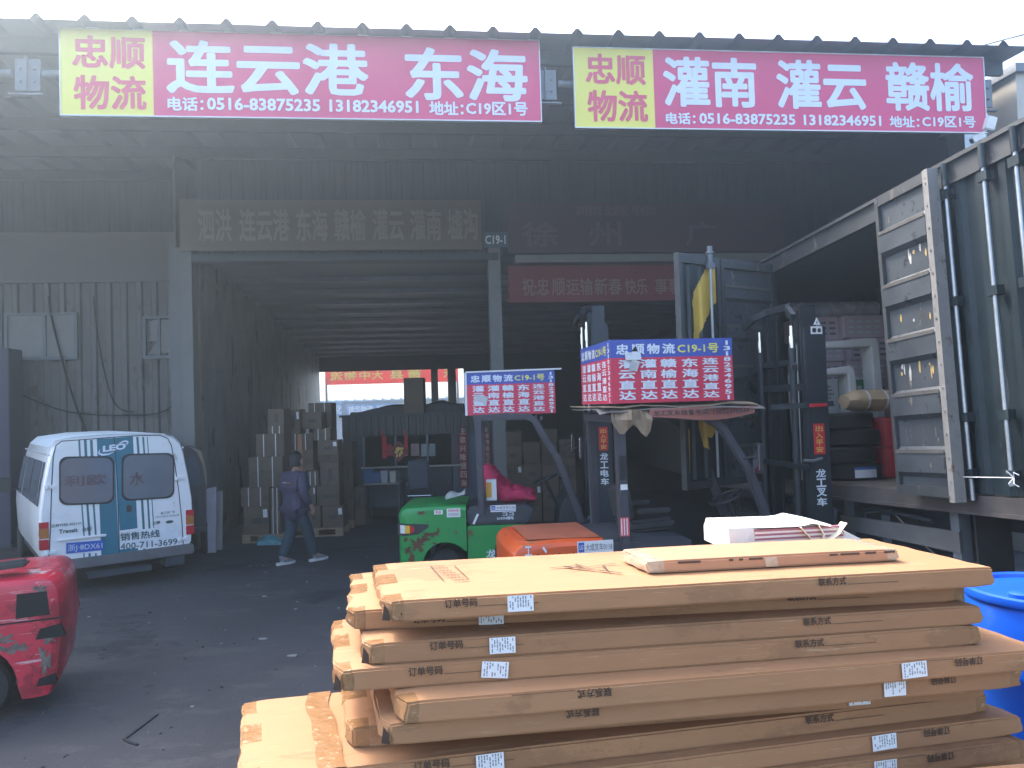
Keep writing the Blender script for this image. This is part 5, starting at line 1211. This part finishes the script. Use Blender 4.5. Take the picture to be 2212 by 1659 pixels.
b = MB(); b.loft([[V((x, .11*math.cos(a), .11 + .11*math.sin(a))) + V((0, 0, .01*noise.noise(V((x*9, a, 2))))) for a in [2*math.pi*j/16 for j in range(16)]] for x in (-.6, -.4, -.2, 0, .2, .4, .6)]); b.done('roll', mat('cloudy_plastic', (.55, .53, .58), .25, 0, .2, 7, bump=.3), t_, smooth=True)
# ------------------------------------------------------------------ cartons piled in the bay
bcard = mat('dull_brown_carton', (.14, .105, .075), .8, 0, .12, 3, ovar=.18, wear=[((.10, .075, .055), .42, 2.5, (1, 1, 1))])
strapm = mat('white_strap', (.66, .66, .64), .45); darkp = mat('dark_carton_print', (.07, .06, .055), .7); otape = mat('orange_tape', (.42, .20, .09), .5)
PILE = 'brown cartons piled on pallets in the middle bay'
def zpx(px, py, y): return at(px, py, y).z
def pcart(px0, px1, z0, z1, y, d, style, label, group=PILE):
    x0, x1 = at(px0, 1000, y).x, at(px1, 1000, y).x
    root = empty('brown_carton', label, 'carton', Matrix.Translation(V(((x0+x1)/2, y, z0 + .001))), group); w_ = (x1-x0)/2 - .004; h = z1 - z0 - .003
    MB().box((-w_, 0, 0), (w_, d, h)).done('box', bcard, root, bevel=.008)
    if 's' in style:
        for u in (-.45, .4):
            b = MB(); x = u*w_; b.box((x - .008, -.003, -.0), (x + .008, -.0005, h)); b.box((x - .008, -.003, h + .0005), (x + .008, d, h + .003)); b.done('strap', strapm, root)
    if 'l' in style: b = MB(); b.poly([(-w_*.4, -.002, h*.38), (w_*.4, -.002, h*.38), (w_*.4, -.002, h*.58), (-w_*.4, -.002, h*.58)]); b.done('print', darkp, root)
    if 'v' in style: b = MB(); b.poly([(-w_*.15, -.002, h*.2), (w_*.25, -.002, h*.2), (w_*.25, -.002, h*.72), (-w_*.15, -.002, h*.72)]); b.done('print', darkp, root)
    if 't' in style: b = MB(); b.poly([(-w_*.25, -.003, 0), (w_*.1, -.003, 0), (w_*.1, -.003, h), (-w_*.25, -.003, h)]); b.done('tape', otape, root)
    if 'w' in style: b = MB(); b.poly([(w_*.55, -.003, h*.6), (w_*.9, -.003, h*.6), (w_*.86, -.003, h*.9), (w_*.52, -.003, h*.88)]); b.done('sticker', white_pp, root)
    return root
def column(y, base, items, d=.42):
    z = base; last = None
    for it in items:
        px0, px1, top, style, label = it[:5]
        z1 = zpx((px0+px1)/2, top, y); pcart(px0, px1, z, z1, y, d, style, label); z = z1
PH = .148
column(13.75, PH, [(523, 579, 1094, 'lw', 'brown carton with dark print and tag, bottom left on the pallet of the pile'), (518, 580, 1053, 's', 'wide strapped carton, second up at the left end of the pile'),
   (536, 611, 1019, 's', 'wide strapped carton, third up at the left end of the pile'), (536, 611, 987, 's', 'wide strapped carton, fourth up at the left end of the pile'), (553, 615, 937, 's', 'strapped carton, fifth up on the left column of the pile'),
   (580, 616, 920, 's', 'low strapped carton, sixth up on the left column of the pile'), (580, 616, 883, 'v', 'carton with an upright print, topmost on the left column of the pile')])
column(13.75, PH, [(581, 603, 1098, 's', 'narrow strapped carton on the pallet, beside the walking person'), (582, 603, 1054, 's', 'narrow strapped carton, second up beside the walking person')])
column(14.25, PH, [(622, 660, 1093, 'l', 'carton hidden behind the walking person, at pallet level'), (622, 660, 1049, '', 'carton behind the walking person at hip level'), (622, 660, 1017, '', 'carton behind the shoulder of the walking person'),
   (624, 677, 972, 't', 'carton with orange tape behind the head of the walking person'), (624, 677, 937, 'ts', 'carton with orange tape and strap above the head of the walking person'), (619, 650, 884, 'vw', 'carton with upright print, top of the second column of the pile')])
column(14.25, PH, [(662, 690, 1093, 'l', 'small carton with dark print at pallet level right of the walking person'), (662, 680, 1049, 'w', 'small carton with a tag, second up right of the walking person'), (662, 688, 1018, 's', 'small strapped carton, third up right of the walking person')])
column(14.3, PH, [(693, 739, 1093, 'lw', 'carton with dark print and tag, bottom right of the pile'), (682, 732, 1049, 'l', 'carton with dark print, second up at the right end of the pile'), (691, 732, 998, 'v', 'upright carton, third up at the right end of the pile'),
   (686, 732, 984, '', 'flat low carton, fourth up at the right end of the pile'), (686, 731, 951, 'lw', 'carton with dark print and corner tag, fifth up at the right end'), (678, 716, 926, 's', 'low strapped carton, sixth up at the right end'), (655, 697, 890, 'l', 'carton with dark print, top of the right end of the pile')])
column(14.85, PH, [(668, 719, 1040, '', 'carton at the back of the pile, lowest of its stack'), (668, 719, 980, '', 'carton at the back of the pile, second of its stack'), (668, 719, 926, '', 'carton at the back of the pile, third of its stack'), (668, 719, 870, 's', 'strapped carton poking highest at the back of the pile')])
for px0, px1, y, lab in ((522, 612, 13.72, 'pale pallet under the left end of the carton pile'), (618, 740, 14.22, 'dark pallet under the right end of the carton pile')):
    x0, x1 = at(px0, 1100, y).x, at(px1, 1100, y).x; pallet(place(x0, y), lab, x1 - x0, .62 if y < 14 else 1.05, group='pallets under the carton pile')
b = MB(); rings = []
for k in range(7): rings.append([(-4.52 + .075*k, 13.55 + yy, .003 + zz*(.06 + .11*math.sin(k*.5 + .3))) for yy, zz in ((-.10, 0), (-.08, .6), (0, 1), (.07, .8), (.10, 0))])
b.loft(rings); o = b.done('plastic_bag', mat('teal_bag', (.10, .30, .34), .3, 0, .3, 9, bump=.4), None, smooth=True); tag(o, 'crumpled teal plastic bag on the floor by the left pallet', 'bag')
# dim cartons further right
DG = 'dim cartons stacked along the cabin'
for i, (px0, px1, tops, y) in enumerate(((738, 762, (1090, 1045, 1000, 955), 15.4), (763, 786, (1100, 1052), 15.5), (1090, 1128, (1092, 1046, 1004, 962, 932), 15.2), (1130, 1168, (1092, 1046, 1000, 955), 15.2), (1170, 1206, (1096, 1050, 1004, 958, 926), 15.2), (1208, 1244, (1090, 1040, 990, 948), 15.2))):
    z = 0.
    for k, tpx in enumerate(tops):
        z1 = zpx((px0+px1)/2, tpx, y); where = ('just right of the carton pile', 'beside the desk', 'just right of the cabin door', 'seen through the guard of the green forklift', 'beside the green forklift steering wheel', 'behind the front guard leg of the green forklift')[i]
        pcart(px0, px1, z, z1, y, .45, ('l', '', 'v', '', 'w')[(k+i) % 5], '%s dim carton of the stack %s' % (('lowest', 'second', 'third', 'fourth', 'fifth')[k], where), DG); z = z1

# ------------------------------------------------------------------ cabin with window, at the back of the bay
CYb = 16.6
cx0, cx1 = at(742, 1000, CYb).x, at(1066, 1000, CYb).x; ctop = zpx(880, 898, CYb); fz0 = zpx(880, 940, CYb); sz = zpx(880, 1006, CYb); wx0, wx1 = at(786, 970, CYb).x, at(992, 970, CYb).x
cabm = mat('cabin_dark_panel', (.06, .06, .065), .6, 0, .15, 3); CAB = empty('office_cabin', 'dark site cabin with a wide window at the back of the middle bay', 'cabin', Matrix.Translation(V((cx0, CYb, 0))))
w_ = cx1 - cx0
b = MB(); b.box((0, 0, 0), (w_ - .9, .06, sz - .03)); b.box((0, 0, sz - .03), (wx0 - cx0, .06, fz0)); b.box((0, 2.2, 0), (w_, 2.26, ctop)); b.box((0, .06, 0), (.06, 2.2, ctop)); b.box((w_ - .06, .06, 0), (w_, 2.2, ctop)); b.box((wx1 - cx0, 0, sz - .03), (w_ - .9, .06, fz0)); b.box((w_ - .12, 0, 0), (w_, .06, fz0)); b.done('wall', cabm, CAB)
b = MB(); b.corr((0, -.05, fz0), (1, 0, 0), (0, 0, 1), (0, -1, 0), w_, ctop - fz0, .16, .03); b.box((0, -.049, fz0), (w_, .06, ctop)); b.done('fascia', mat('cabin_fascia', (.085, .08, .075), .6, .1, .15, 2), CAB)
b = MB(); b.box((-.05, -.1, ctop), (w_ + .05, 2.3, ctop + .05)); b.done('roof', cabm, CAB)
b = MB(); b.box((wx0 - cx0 - .05, -.12, sz - .03), (wx1 - cx0 + .05, .08, sz)); b.done('sill', mat('pale_sill', (.40, .38, .34), .5), CAB)
fr = MB()
for x in (wx0, (wx0*2+wx1)/3, (wx0+2*wx1)/3, wx1): fr.box((x - cx0 - .02, -.015, sz), (x - cx0 + .02, .03, fz0))
wn = fr.done('window', steel_gr, CAB); b = MB(); b.box((wx0 - cx0 + .02, .004, sz), (wx1 - cx0 - .02, .008, fz0)); 
gm = bpy.data.materials.new('clear_glass'); gm.use_nodes = True; gb = gm.node_tree.nodes['Principled BSDF']; gb.inputs['Transmission Weight'].default_value = 1; gb.inputs['Roughness'].default_value = .02; gb.inputs['IOR'].default_value = 1.1; gb.inputs['Base Color'].default_value = (.85, .9, .9, 1)
b.done('pane', gm, wn)
b = MB(); b.box((w_ - .88, .01, .02), (w_ - .14, .05, fz0 - .02)); b.done('door', mat('cabin_door_blue', (.07, .10, .14), .5), CAB)
# posters, red paper strips, hanging ornament
def strip_card(px0, px1, py0, py1, y, m, label, cat, txt=None, name='red_paper_strip', group='red paper couplets at the cabin', m2=None):
    a, c = at(px0, py1, y), at(px1, py0, y); root = empty(name, label, cat, Matrix.Translation(V((a.x, y, a.z))), group)
    W_, H_ = c.x - a.x, c.z - a.z; MB().box((0, 0, 0), (W_, .006, H_)).done('paper', m, root)
    if txt:
        b = MB(); n = len(txt)
        for k, ch in enumerate(txt): b.text(ch, (0, -.003, 0), (1, 0, 0), (0, 0, 1), W_*.18, H_*(1 - (k + .9)/n), W_*.82, H_*(1 - (k + .15)/n), .012)
        b.done('lettering', m2 or gold, root)
    return root
dred = mat('dark_red_paper', (.20, .012, .02), .6, 0, .15, 6); paleg = mat('pale_couplet_ink', (.55, .42, .36), .6)
strip_card(992, 1009, 921, 1053, CYb - .06, dred, 'long dark red couplet left of the cabin door', 'paper strip', '生意兴隆通四海', m2=paleg)
strip_card(1047, 1058, 921, 1015, CYb - .06, dred, 'narrow dark red couplet right of the cabin door', 'paper strip', '财源茂盛达三江', m2=paleg)
strip_card(826, 834, 928, 990, CYb - .05, red_pp, 'thin red hanging strip on the cabin window, left of the diamond ornament', 'paper strip', None)
strip_card(874, 880, 928, 985, CYb - .05, red_pp, 'thin red hanging strip on the cabin window, right of the diamond ornament', 'paper strip', None)
strip_card(826, 846, 960, 985, CYb - .03, red_pp, 'small red card behind the diamond ornament', 'card', None, 'red_card', None)
strip_card(888, 905, 958, 985, CYb + .05, mat('pink_poster', (.45, .28, .27), .6), 'pinkish notice in the cabin window', 'notice', None, 'notice', None)
strip_card(910, 940, 958, 986, CYb + .05, mat('pale_poster', (.42, .42, .44), .6), 'pale notice in the cabin window right of the pinkish one', 'notice', None, 'notice', None)
c = at(861.5, 975, CYb - .16); h = (zpx(861, 952, CYb - .16) - zpx(861, 998, CYb - .16))/2
orn = empty('diamond_ornament', 'dark red diamond festive ornament with a gold motif on the cabin window', 'ornament', Matrix.Translation(c))
MB().prism([(0, -h), (h, 0), (0, h), (-h, 0)], 0, .012).done('board', mat('ornament_maroon', (.14, .012, .02), .4), orn)
b = MB()
for k in range(4):
    P = [(0, -h), (h, 0), (0, h), (-h, 0)]; p, q = V((*P[k], 0)), V((*P[(k+1) % 4], 0)); b.poly([(p.x*.93, -.003, p.y*.93), (q.x*.93, -.003, q.y*.93), (q.x*.86, -.003, q.y*.86), (p.x*.86, -.003, p.y*.86)])
b.done('border', mat('ornament_red', (.45, .03, .05), .4), orn)
b = MB()
for cx_, cz_, rx_, rz_ in ((0, .05, .085, .05), (-.05, -.01, .05, .04), (.06, -.02, .03, .06), (-.04, -.09, .025, .05), (.02, -.08, .03, .06), (.08, .06, .03, .03)):
    b.prism([(cx_ + rx_*math.cos(t*.5236)*(.8 + .4*noise.noise(V((t, cx_*30, 1)))), cz_ + rz_*math.sin(t*.5236)*(.8 + .4*noise.noise(V((t, cz_*30, 4))))) for t in range(12)], -.004, -.002)
b.done('motif', gold, orn)
# things on the cabin roof
rt = ctop + .05
o = empty('tall_carton', 'tall dark carton standing on the cabin roof against the light', 'carton', Matrix.Translation(V((at(872, 840, CYb + .3).x, CYb + .3, rt)))); MB().box((0, 0, 0), (at(914, 840, CYb + .3).x - at(872, 840, CYb + .3).x, .5, zpx(890, 816, CYb + .3) - rt)).done('box', bcard, o, bevel=.01)
o['category'] = 'carton'
b = MB(); rings = []; xs0, xs1 = at(757, 880, CYb + .9).x, at(1000, 880, CYb + .9).x
for k in range(25):
    u = k/24; x = xs0 + (xs1-xs0)*u; px = 757 + 243*u
    tpx = 895 - (px - 757)*.24 if px < 845 else (873 if px < 920 else 871 - 8*math.exp(-((px-955)/14)**2)); tpx += 2.5*noise.noise(V((u*9, 3, 0)))
    t_ = max(.06, zpx(px, tpx, CYb + .9) - rt); rings.append([(x, CYb + .85, rt + .002), (x, CYb + .87, rt + t_*.8), (x, CYb + .98, rt + t_), (x, CYb + 1.5, rt + t_*.9), (x, CYb + 1.7, rt + .002)])
b.loft(rings); o = b.done('tarpaulin_heap', mat('dark_tarpaulin', (.035, .04, .05), .55, 0, .2, 5, bump=.3), None, smooth=True); tag(o, 'long dark tarpaulin covered heap on the cabin roof', 'tarpaulin')
# desk, things on it, chair
dz = .84; dx0, dx1 = at(784, 1040, 15.3).x, at(864, 1040, 15.3).x
D_ = empty('desk', 'plain dark desk in front of the cabin window', 'desk', Matrix.Translation(V((dx0, 15.3, 0)))); MB().box((0, 0, dz - .03), (dx1 - dx0, .6, dz)).done('top', mat('desk_top', (.22, .20, .18), .5), D_, bevel=.004)
for x in (.02, dx1 - dx0 - .06):
    for y in (.02, .54): MB().box((x, y, 0), (x + .04, y + .04, dz - .031)).done('leg', steel_dk, D_)
MB().box((.06, .5, .3), (dx1 - dx0 - .06, .52, dz - .031)).done('modesty_panel', steel_dk, D_)
for k, (px, wd, hh, m, nm, lab, ct) in enumerate(((798, .2, .25, mat('blue_bin', (.03, .10, .22), .4), 'plastic_bin', 'larger blue bin on the desk', 'bin'), (815, .17, .18, mat('blue_bin', (0, 0, 0)), 'plastic_bin', 'lower blue bin in the middle of the desk', 'bin'), (832, .14, .22, mat('grey_bin', (.30, .31, .33), .5), 'paper_box', 'grey box of papers on the right of the desk', 'box'), (850, .12, .2, mat('cream_bin', (.42, .40, .34), .5), 'paper_box', 'cream box at the right end of the desk', 'box'))):
    x = at(px, 1040, 15.5).x; o = empty(nm, lab, ct, Matrix.Translation(V((x, 15.5, dz + .001)))); b = MB(); b.loft([[(-wd*.42, -.08, 0), (wd*.42, -.08, 0), (wd*.42, .08, 0), (-wd*.42, .08, 0)], [(-wd/2, -.1, hh), (wd/2, -.1, hh), (wd/2, .1, hh), (-wd/2, .1, hh)]]); b.done('body', m, o); b = MB(); b.box((-wd/2 - .006, -.106, hh), (wd/2 + .006, .106, hh + .02)); b.done('rim', m, o)
chx = at(904, 1040, 15.0).x; CH = empty('office_chair', 'dark blue chair with chromed frame in front of the cabin', 'chair', Matrix.Translation(V((chx, 15.0, 0))))
dkb = mat('dark_blue_vinyl', (.03, .045, .07), .45)
b = MB(); b.box((-.21, 0, .72), (.21, .07, 1.30)); b.done('backrest', dkb, CH, bevel=.03, seg=3); b = MB(); b.box((-.22, .05, .46), (.22, .5, .54)); b.done('seat', dkb, CH, bevel=.03)
for s in (-1, 1):
    b = MB(); b.tube([(s*.24, .06, 0), (s*.24, .06, .66), (s*.24, .03, .8), (s*.2, .03, .86)], .013); b.tube([(s*.24, .06, .66), (s*.24, .45, .66), (s*.24, .47, .02)], .013); b.done('leg', chrome, CH, smooth=True)
b = MB(); b.tube([(-.24, .06, .60), (.24, .06, .60)], .01); b.done('stretcher', chrome, CH, smooth=True)

# ------------------------------------------------------------------ beside the van: covered tricycle and leaning boards
tq = at(409, 1195, 12.55); TR = empty('cargo_tricycle', 'dark covered tricycle parked between the van and the pale column', 'tricycle', place(tq.x, 12.55, 0, .35))
b = MB(); prof = [(-.36, .45), (-.38, 1.1), (-.34, 1.45), (-.24, 1.66), (-.10, 1.78), (.04, 1.79), (.14, 1.70), (.22, 1.5), (.26, 1.2), (.26, .45)]
b.prism(prof, 0, 1.3); b.done('cab', mat('tricycle_dark', (.032, .032, .04), .45, 0, .2, 4), TR, bevel=.02)
b = MB(); b.prism([(-.27, 1.15), (.20, 1.15), (.18, 1.45), (.09, 1.62), (-.12, 1.62), (-.25, 1.4)], -.012, -.002); b.done('rear_window', mat('tricycle_glass', (.06, .09, .12), .15), TR)
b = MB(); b.box((-.4, -.04, .40), (.28, .0, .48)); b.done('bumper', steel_dk, TR)
b = MB()
for k in range(5): b.box((-.3 + .11*k, -.012, .6), (-.24 + .11*k, -.002, 1.08))
b.done('back_panel_ribs', steel_dk, TR)
for x, y in ((-.34, .3), (.22, .3), (-.06, 1.15)):
    b = MB(); b.lathe([(.12, -.05), (.24, -.05), (.26, -.03), (.26, .03), (.24, .05), (.12, .05)], (x, y, .26), 22, 'x'); wh = b.done('wheel', black, TR, smooth=True); b = MB(); b.lathe([(.02, -.03), (.118, -.03), (.118, .03), (.02, .03)], (x, y, .26), 16, 'x'); b.done('rim', steel_gr, wh)
for i, (p0, p1, top, y, m, lab) in enumerate(((446, 464, 1058, 12.9, mat('lilac_board', (.42, .40, .46), .5), 'pale lilac board leaning beside the tricycle'), (467, 478, 1066, 13.15, mat('grey_board', (.25, .24, .23), .6), 'narrow grey board leaning behind the pale lilac one'))):
    x0, x1 = at(p0, 1150, y).x, at(p1, 1150, y).x; h = zpx(p0, top, y); b = MB(); b.loft([[(0, 0, .0), (x1-x0, .02, .0), (x1-x0, .05, .0), (0, .03, .0)], [(-.06, .16, h), (x1-x0 - .03, .18, h + .03), (x1-x0 - .03, .21, h + .03), (-.06, .19, h)]]); o = b.done('leaning_board', m, None, M=Matrix.Translation(V((x0, y, .001)))); tag(o, lab, 'board', 'boards leaning beside the tricycle')

# ------------------------------------------------------------------ walking person
def skin(name, m, verts, edges, radii, root, parent, sub=2, mods=True):
    me = bpy.data.meshes.new(name); me.from_pydata(verts, edges, []); o = bpy.data.objects.new(name, me); COL.objects.link(o); o.parent = parent
    o.modifiers.new('Skin', 'SKIN'); me.materials.append(m)
    for i, r in enumerate(radii): me.skin_vertices[0].data[i].radius = r if isinstance(r, tuple) else (r, r); me.skin_vertices[0].data[i].use_root = (i == root)
    s = o.modifiers.new('Subdivision', 'SUBSURF'); s.levels = sub; s.render_levels = sub; return o
PX = at(640, 1208, 11.8); PM = place(PX.x, 11.8, 0, math.radians(-34)); PM = PM @ Matrix.Scale(.985, 4)
PE = empty('person', 'person in a dark navy jacket and jeans walking past the carton pile, back turned', 'person', PM)
skinm = mat('skin', (.42, .25, .18), .55, 0, .06, 6); jack = mat('navy_jacket', (.055, .048, .085), .7, 0, .15, 7, bump=.4, bscale=14); jean = mat('dark_jeans', (.022, .045, .065), .8, 0, .15, 8, bump=.3, bscale=18)
hairm = mat('black_hair', (.012, .012, .014), .5, 0, .3, 20, bump=.4)
vs, es, rs = [], [], []
def J(p, r, frm=None):
    vs.append(p); rs.append(r); i = len(vs) - 1
    if frm is not None: es.append((frm, i))
    return i
pel = J((0, 0, .92), (.13, .09)); sp = J((0, .01, 1.1), (.12, .09), pel); chs = J((0, .02, 1.28), (.14, .09), sp); nk0 = J((0, .02, 1.40), .055, chs); nk = J((.0, .035, 1.46), .05, nk0)
h1 = J((.005, .05, 1.52), (.07, .078), nk); h2 = J((.008, .055, 1.585), (.078, .092), h1); h3 = J((.008, .05, 1.645), (.066, .076), h2)
ns = J((.03, .145, 1.56), .014, h2); er = J((.088, .045, 1.57), .017, h2); el = J((-.072, .05, 1.57), .017, h2)
LEGS = {1: ((.09, .0, .86), (.10, .15, .49), (.13, .26, .10), (.15, .42, .04)), -1: ((-.09, 0, .86), (-.085, -.02, .48), (-.08, -.20, .12), (-.08, -.06, .04))}
for s, (hp_, kn, an, to) in LEGS.items():
    a = J(hp_, .085, pel); k_ = J(kn, .058, a); n_ = J(an, .042, k_); J(to, .034, n_)
ARMS = {1: ((.19, .0, 1.355), (.255, -.06, 1.10), (.245, .10, .90)), -1: ((-.19, .0, 1.355), (-.26, .04, 1.09), (-.24, .16, .88))}
for s, (sh, elb, wr) in ARMS.items():
    a = J(sh, .058, chs); e_ = J(elb, .043, a); w1 = J(wr, .028, e_); pl_ = J((wr[0] - s*.005, wr[1] + .04, wr[2] - .06), (.034, .018), w1)
    for k in range(4):
        b0 = V(vs[pl_]); off = -.024 + .016*k; ln = (.030, .036, .034, .026)[k]
        f1 = J(tuple(b0 + V((-s*.004, .012 + off, -.030))), .0095, pl_); f2 = J(tuple(b0 + V((-s*.012, .016 + off, -.030 - ln))), .009, f1); J(tuple(b0 + V((-s*.026, .018 + off, -.034 - ln*1.7))), .008, f2)
    t1 = J((wr[0] - s*.012, wr[1] + .065, wr[2] - .045), .011, pl_); J((wr[0] - s*.022, wr[1] + .085, wr[2] - .075), .0095, t1)
skin('body', skinm, vs, es, rs, 0, PE)
vs, es, rs = [], [], []
a = J((0, .0, 1.0), (.205, .16)); b0 = J((0, 0, .86), (.215, .17), a); J((0, .01, .64), (.215, .18), b0); c_ = J((0, .0, 1.15), (.205, .155), a); d_ = J((0, .0, 1.30), (.20, .14), c_); e0 = J((0, .02, 1.40), (.09, .08), d_); J((0, .03, 1.445), (.075, .07), e0)
for s, (sh, elb, wr) in ARMS.items():
    i1 = J((sh[0]*.95, sh[1], sh[2] - .01), .095, d_); i2 = J(elb, .08, i1); i3 = J(tuple(V(elb).lerp(V(wr), .55)), .068, i2); J(tuple(V(elb).lerp(V(wr), .96)), .058, i3)
jk = skin('jacket', jack, vs, es, rs, 0, PE)
b = MB(); b.text('S', (-.1, -.16, 1.22), (1, 0, 0), (0, 0, 1), 0, 0, .001, .001) if False else None
b.tube([(-.09, -.150, 1.255), (-.05, -.156, 1.257), (.0, -.158, 1.258)], .009); b.mi = 1; b.tube([(.01, -.158, 1.258), (.05, -.156, 1.257), (.09, -.150, 1.255)], .009); b.done('chest_print', [mat('pale_print', (.40, .40, .42), .6), mat('orange_print', (.50, .14, .05), .6)], PE)
vs, es, rs = [], [], []
a = J((0, 0, .93), (.14, .105)); 
for s, (hp_, kn, an, to) in LEGS.items():
    i1 = J(tuple(V(hp_) - V((0, 0, .04))), .115, a); i2 = J(tuple(V(kn)), .095, i1); i3 = J(tuple(V(kn).lerp(V(an), .55)), .088, i2); J(tuple(V(an) + V((0, 0, .0))), .08, i3)
skin('trousers', jean, vs, es, rs, 0, PE)
shoe = mat('grey_shoe', (.20, .22, .25), .6, 0, .2, 14); sole = mat('white_sole', (.66, .66, .64), .6)
for s, (hp_, kn, an, to) in LEGS.items():
    an, to = V(an), V(to); d = (to - an); hd_ = V((d.x, d.y, 0)).normalized(); heel = V((an.x, an.y, an.z - .055)) - hd_*.05
    z0 = .005; vs, es, rs = [], [], []
    hz_ = heel.z if s < 0 else .05
    a = J((heel.x, heel.y, max(hz_ - .01, .045)), .046); m_ = J(tuple(V((heel.x, heel.y, 0)) + hd_*.10 + V((0, 0, max(.05, hz_*.62)))), .05, a); t_ = J(tuple(V((heel.x, heel.y, 0)) + hd_*.20 + V((0, 0, .045))), .042, m_); J(tuple(V((heel.x, heel.y, 0)) + hd_*.26 + V((0, 0, .04))), .03, t_); J(tuple(an + V((0, 0, .02))), .055, a)
    sh_ = skin('shoe', shoe, vs, es, rs, 0, PE)
    b = MB(); rings = []
    for u, wd in ((-.05, .028), (0, .042), (.08, .045), (.17, .05), (.24, .042), (.285, .018)):
        c = V((heel.x, heel.y, 0)) + hd_*u; zz = max(.002, (max(hz_ - .055, .002))*(1 - max(0, u)/.20)) if u < .2 else .002; sd_ = V((hd_.y, -hd_.x, 0))
        rings.append([c + sd_*wd + V((0, 0, zz)), c - sd_*wd + V((0, 0, zz)), c - sd_*wd*1.05 + V((0, 0, zz + .035)), c + sd_*wd*1.05 + V((0, 0, zz + .035))])
    b.loft(rings); b.done('sole', sole, sh_, smooth=True)
b = MB(); rings = []
for k in range(9):
    t = k/8; z = 1.50 + .235*t; r = .098*math.sqrt(max(0.02, 1 - max(0, (t - .45)/.55)**2)); rings.append([(.008 + r*.88*math.cos(a), .035 + r*1.08*math.sin(a)*(1 if math.sin(a) < 0 else (.78 if t < .62 else 1.0)) - (.02 if t < .5 else 0), z + .014*noise.noise(V((math.cos(a)*3, math.sin(a)*3, t*4)))) for a in [2*math.pi*j/20 for j in range(20)]])
b.loft(rings); b.done('hair', hairm, PE, smooth=True)

# ------------------------------------------------------------------ small things on the ground
gp = lambda px, py: hit(px, py, (0, 0, .006), (0, 0, 1))
b = MB(); b.tube([gp(340, 1543), gp(302, 1572), gp(268, 1597)], .0075, sq=(.018, .008)); b.tube([gp(268, 1597) + V((0, 0, .004)), gp(280, 1603), gp(297, 1609)], .0075, sq=(.022, .008)); o = b.done('bent_strip', blackpl); tag(o, 'thin black bent strip lying alone on the open asphalt', 'strip')
litter = mat('pale_litter', (.26, .26, .25), .7)
for i, (px, py, sz_, lab) in enumerate(((568, 1380, .05, 'pale scrap of paper on the asphalt level with the red tail'), (633, 1417, .07, 'pale crumpled scrap on the asphalt left of the carton stack'), (470, 1160, .06, 'pale scrap on the floor by the leaning boards'), (415, 1527, .03, 'tiny white scrap on the asphalt above the longest carton'), (573, 1288, .04, 'small flat scrap on the asphalt in front of the walking person'), (192, 1333, .03, 'tiny scrap on the asphalt right of the red tail'))):
    q = gp(px, py); b = MB(); rnd = random.Random(i); P = [(q.x + sz_*math.cos(a)*rnd.uniform(.5, 1), q.y + .6*sz_*math.sin(a)*rnd.uniform(.5, 1)) for a in [k*1.047 for k in range(6)]]; b.prism(P, .002, .014, 'z'); o = b.done('scrap', litter); tag(o, lab, 'scrap', 'scraps on the asphalt')

b = MB(); rnd = random.Random(77)
for k in range(900):
    x = rnd.uniform(-6.5, 1.5); y = rnd.uniform(3.6, 14); s_ = rnd.choice([.004, .006, .006, .009, .014])*rnd.uniform(.6, 1.3); a = rnd.uniform(0, 3.14); b.mi = rnd.choice([0, 0, 1])
    c, s = math.cos(a)*s_, math.sin(a)*s_
    A = [b.v((x + c*2, y + s*2, .002)), b.v((x - s, y + c, .002)), b.v((x - c*1.5, y - s*1.5, .002)), b.v((x + s, y - c, .002))]; t = b.v((x, y, .002 + s_*.9))
    for i in range(4): b.f([A[i], A[(i+1) % 4], t])
o = b.done('loose_grit', [mat('dark_grit', (.035, .033, .03), .9), mat('pale_grit', (.20, .19, .17), .9)]); tag(o, 'loose grit and chips scattered over the worn asphalt', 'grit', kind='stuff')

# ------------------------------------------------------------------ added haze, standing in for veiling lens glare
b = MB(); b.box((-60, -12, -1), (60, 130, 14)); hz = bpy.data.materials.new('haze'); hz.use_nodes = True; t = hz.node_tree; t.nodes.remove(t.nodes['Principled BSDF'])
pv = t.nodes.new('ShaderNodeVolumePrincipled'); pv.inputs['Density'].default_value = .0105; pv.inputs['Color'].default_value = (.70, .86, 1, 1); pv.inputs['Anisotropy'].default_value = .80
t.links.new(pv.outputs[0], t.nodes['Material Output'].inputs['Volume'])
o = b.done('haze', hz); tag(o, 'thin pale haze added over the whole yard in place of lens glare', 'haze', kind='stuff')

# a thing made of one single piece needs no Empty above it
for e in [o for o in COL.objects if o.type == 'EMPTY' and o.parent is None]:
    ch = [o for o in COL.objects if o.parent == e]
    if len(ch) == 1 and ch[0].type == 'MESH' and not any(o.parent == ch[0] for o in COL.objects):
        c = ch[0]; mw = e.matrix_world.copy(); nm = e.name
        for k in ('label', 'category', 'group'):
            if k in e.keys(): c[k] = e[k]
        c.parent = None; c.matrix_world = mw @ c.matrix_basis; bpy.data.objects.remove(e); c.name = nm
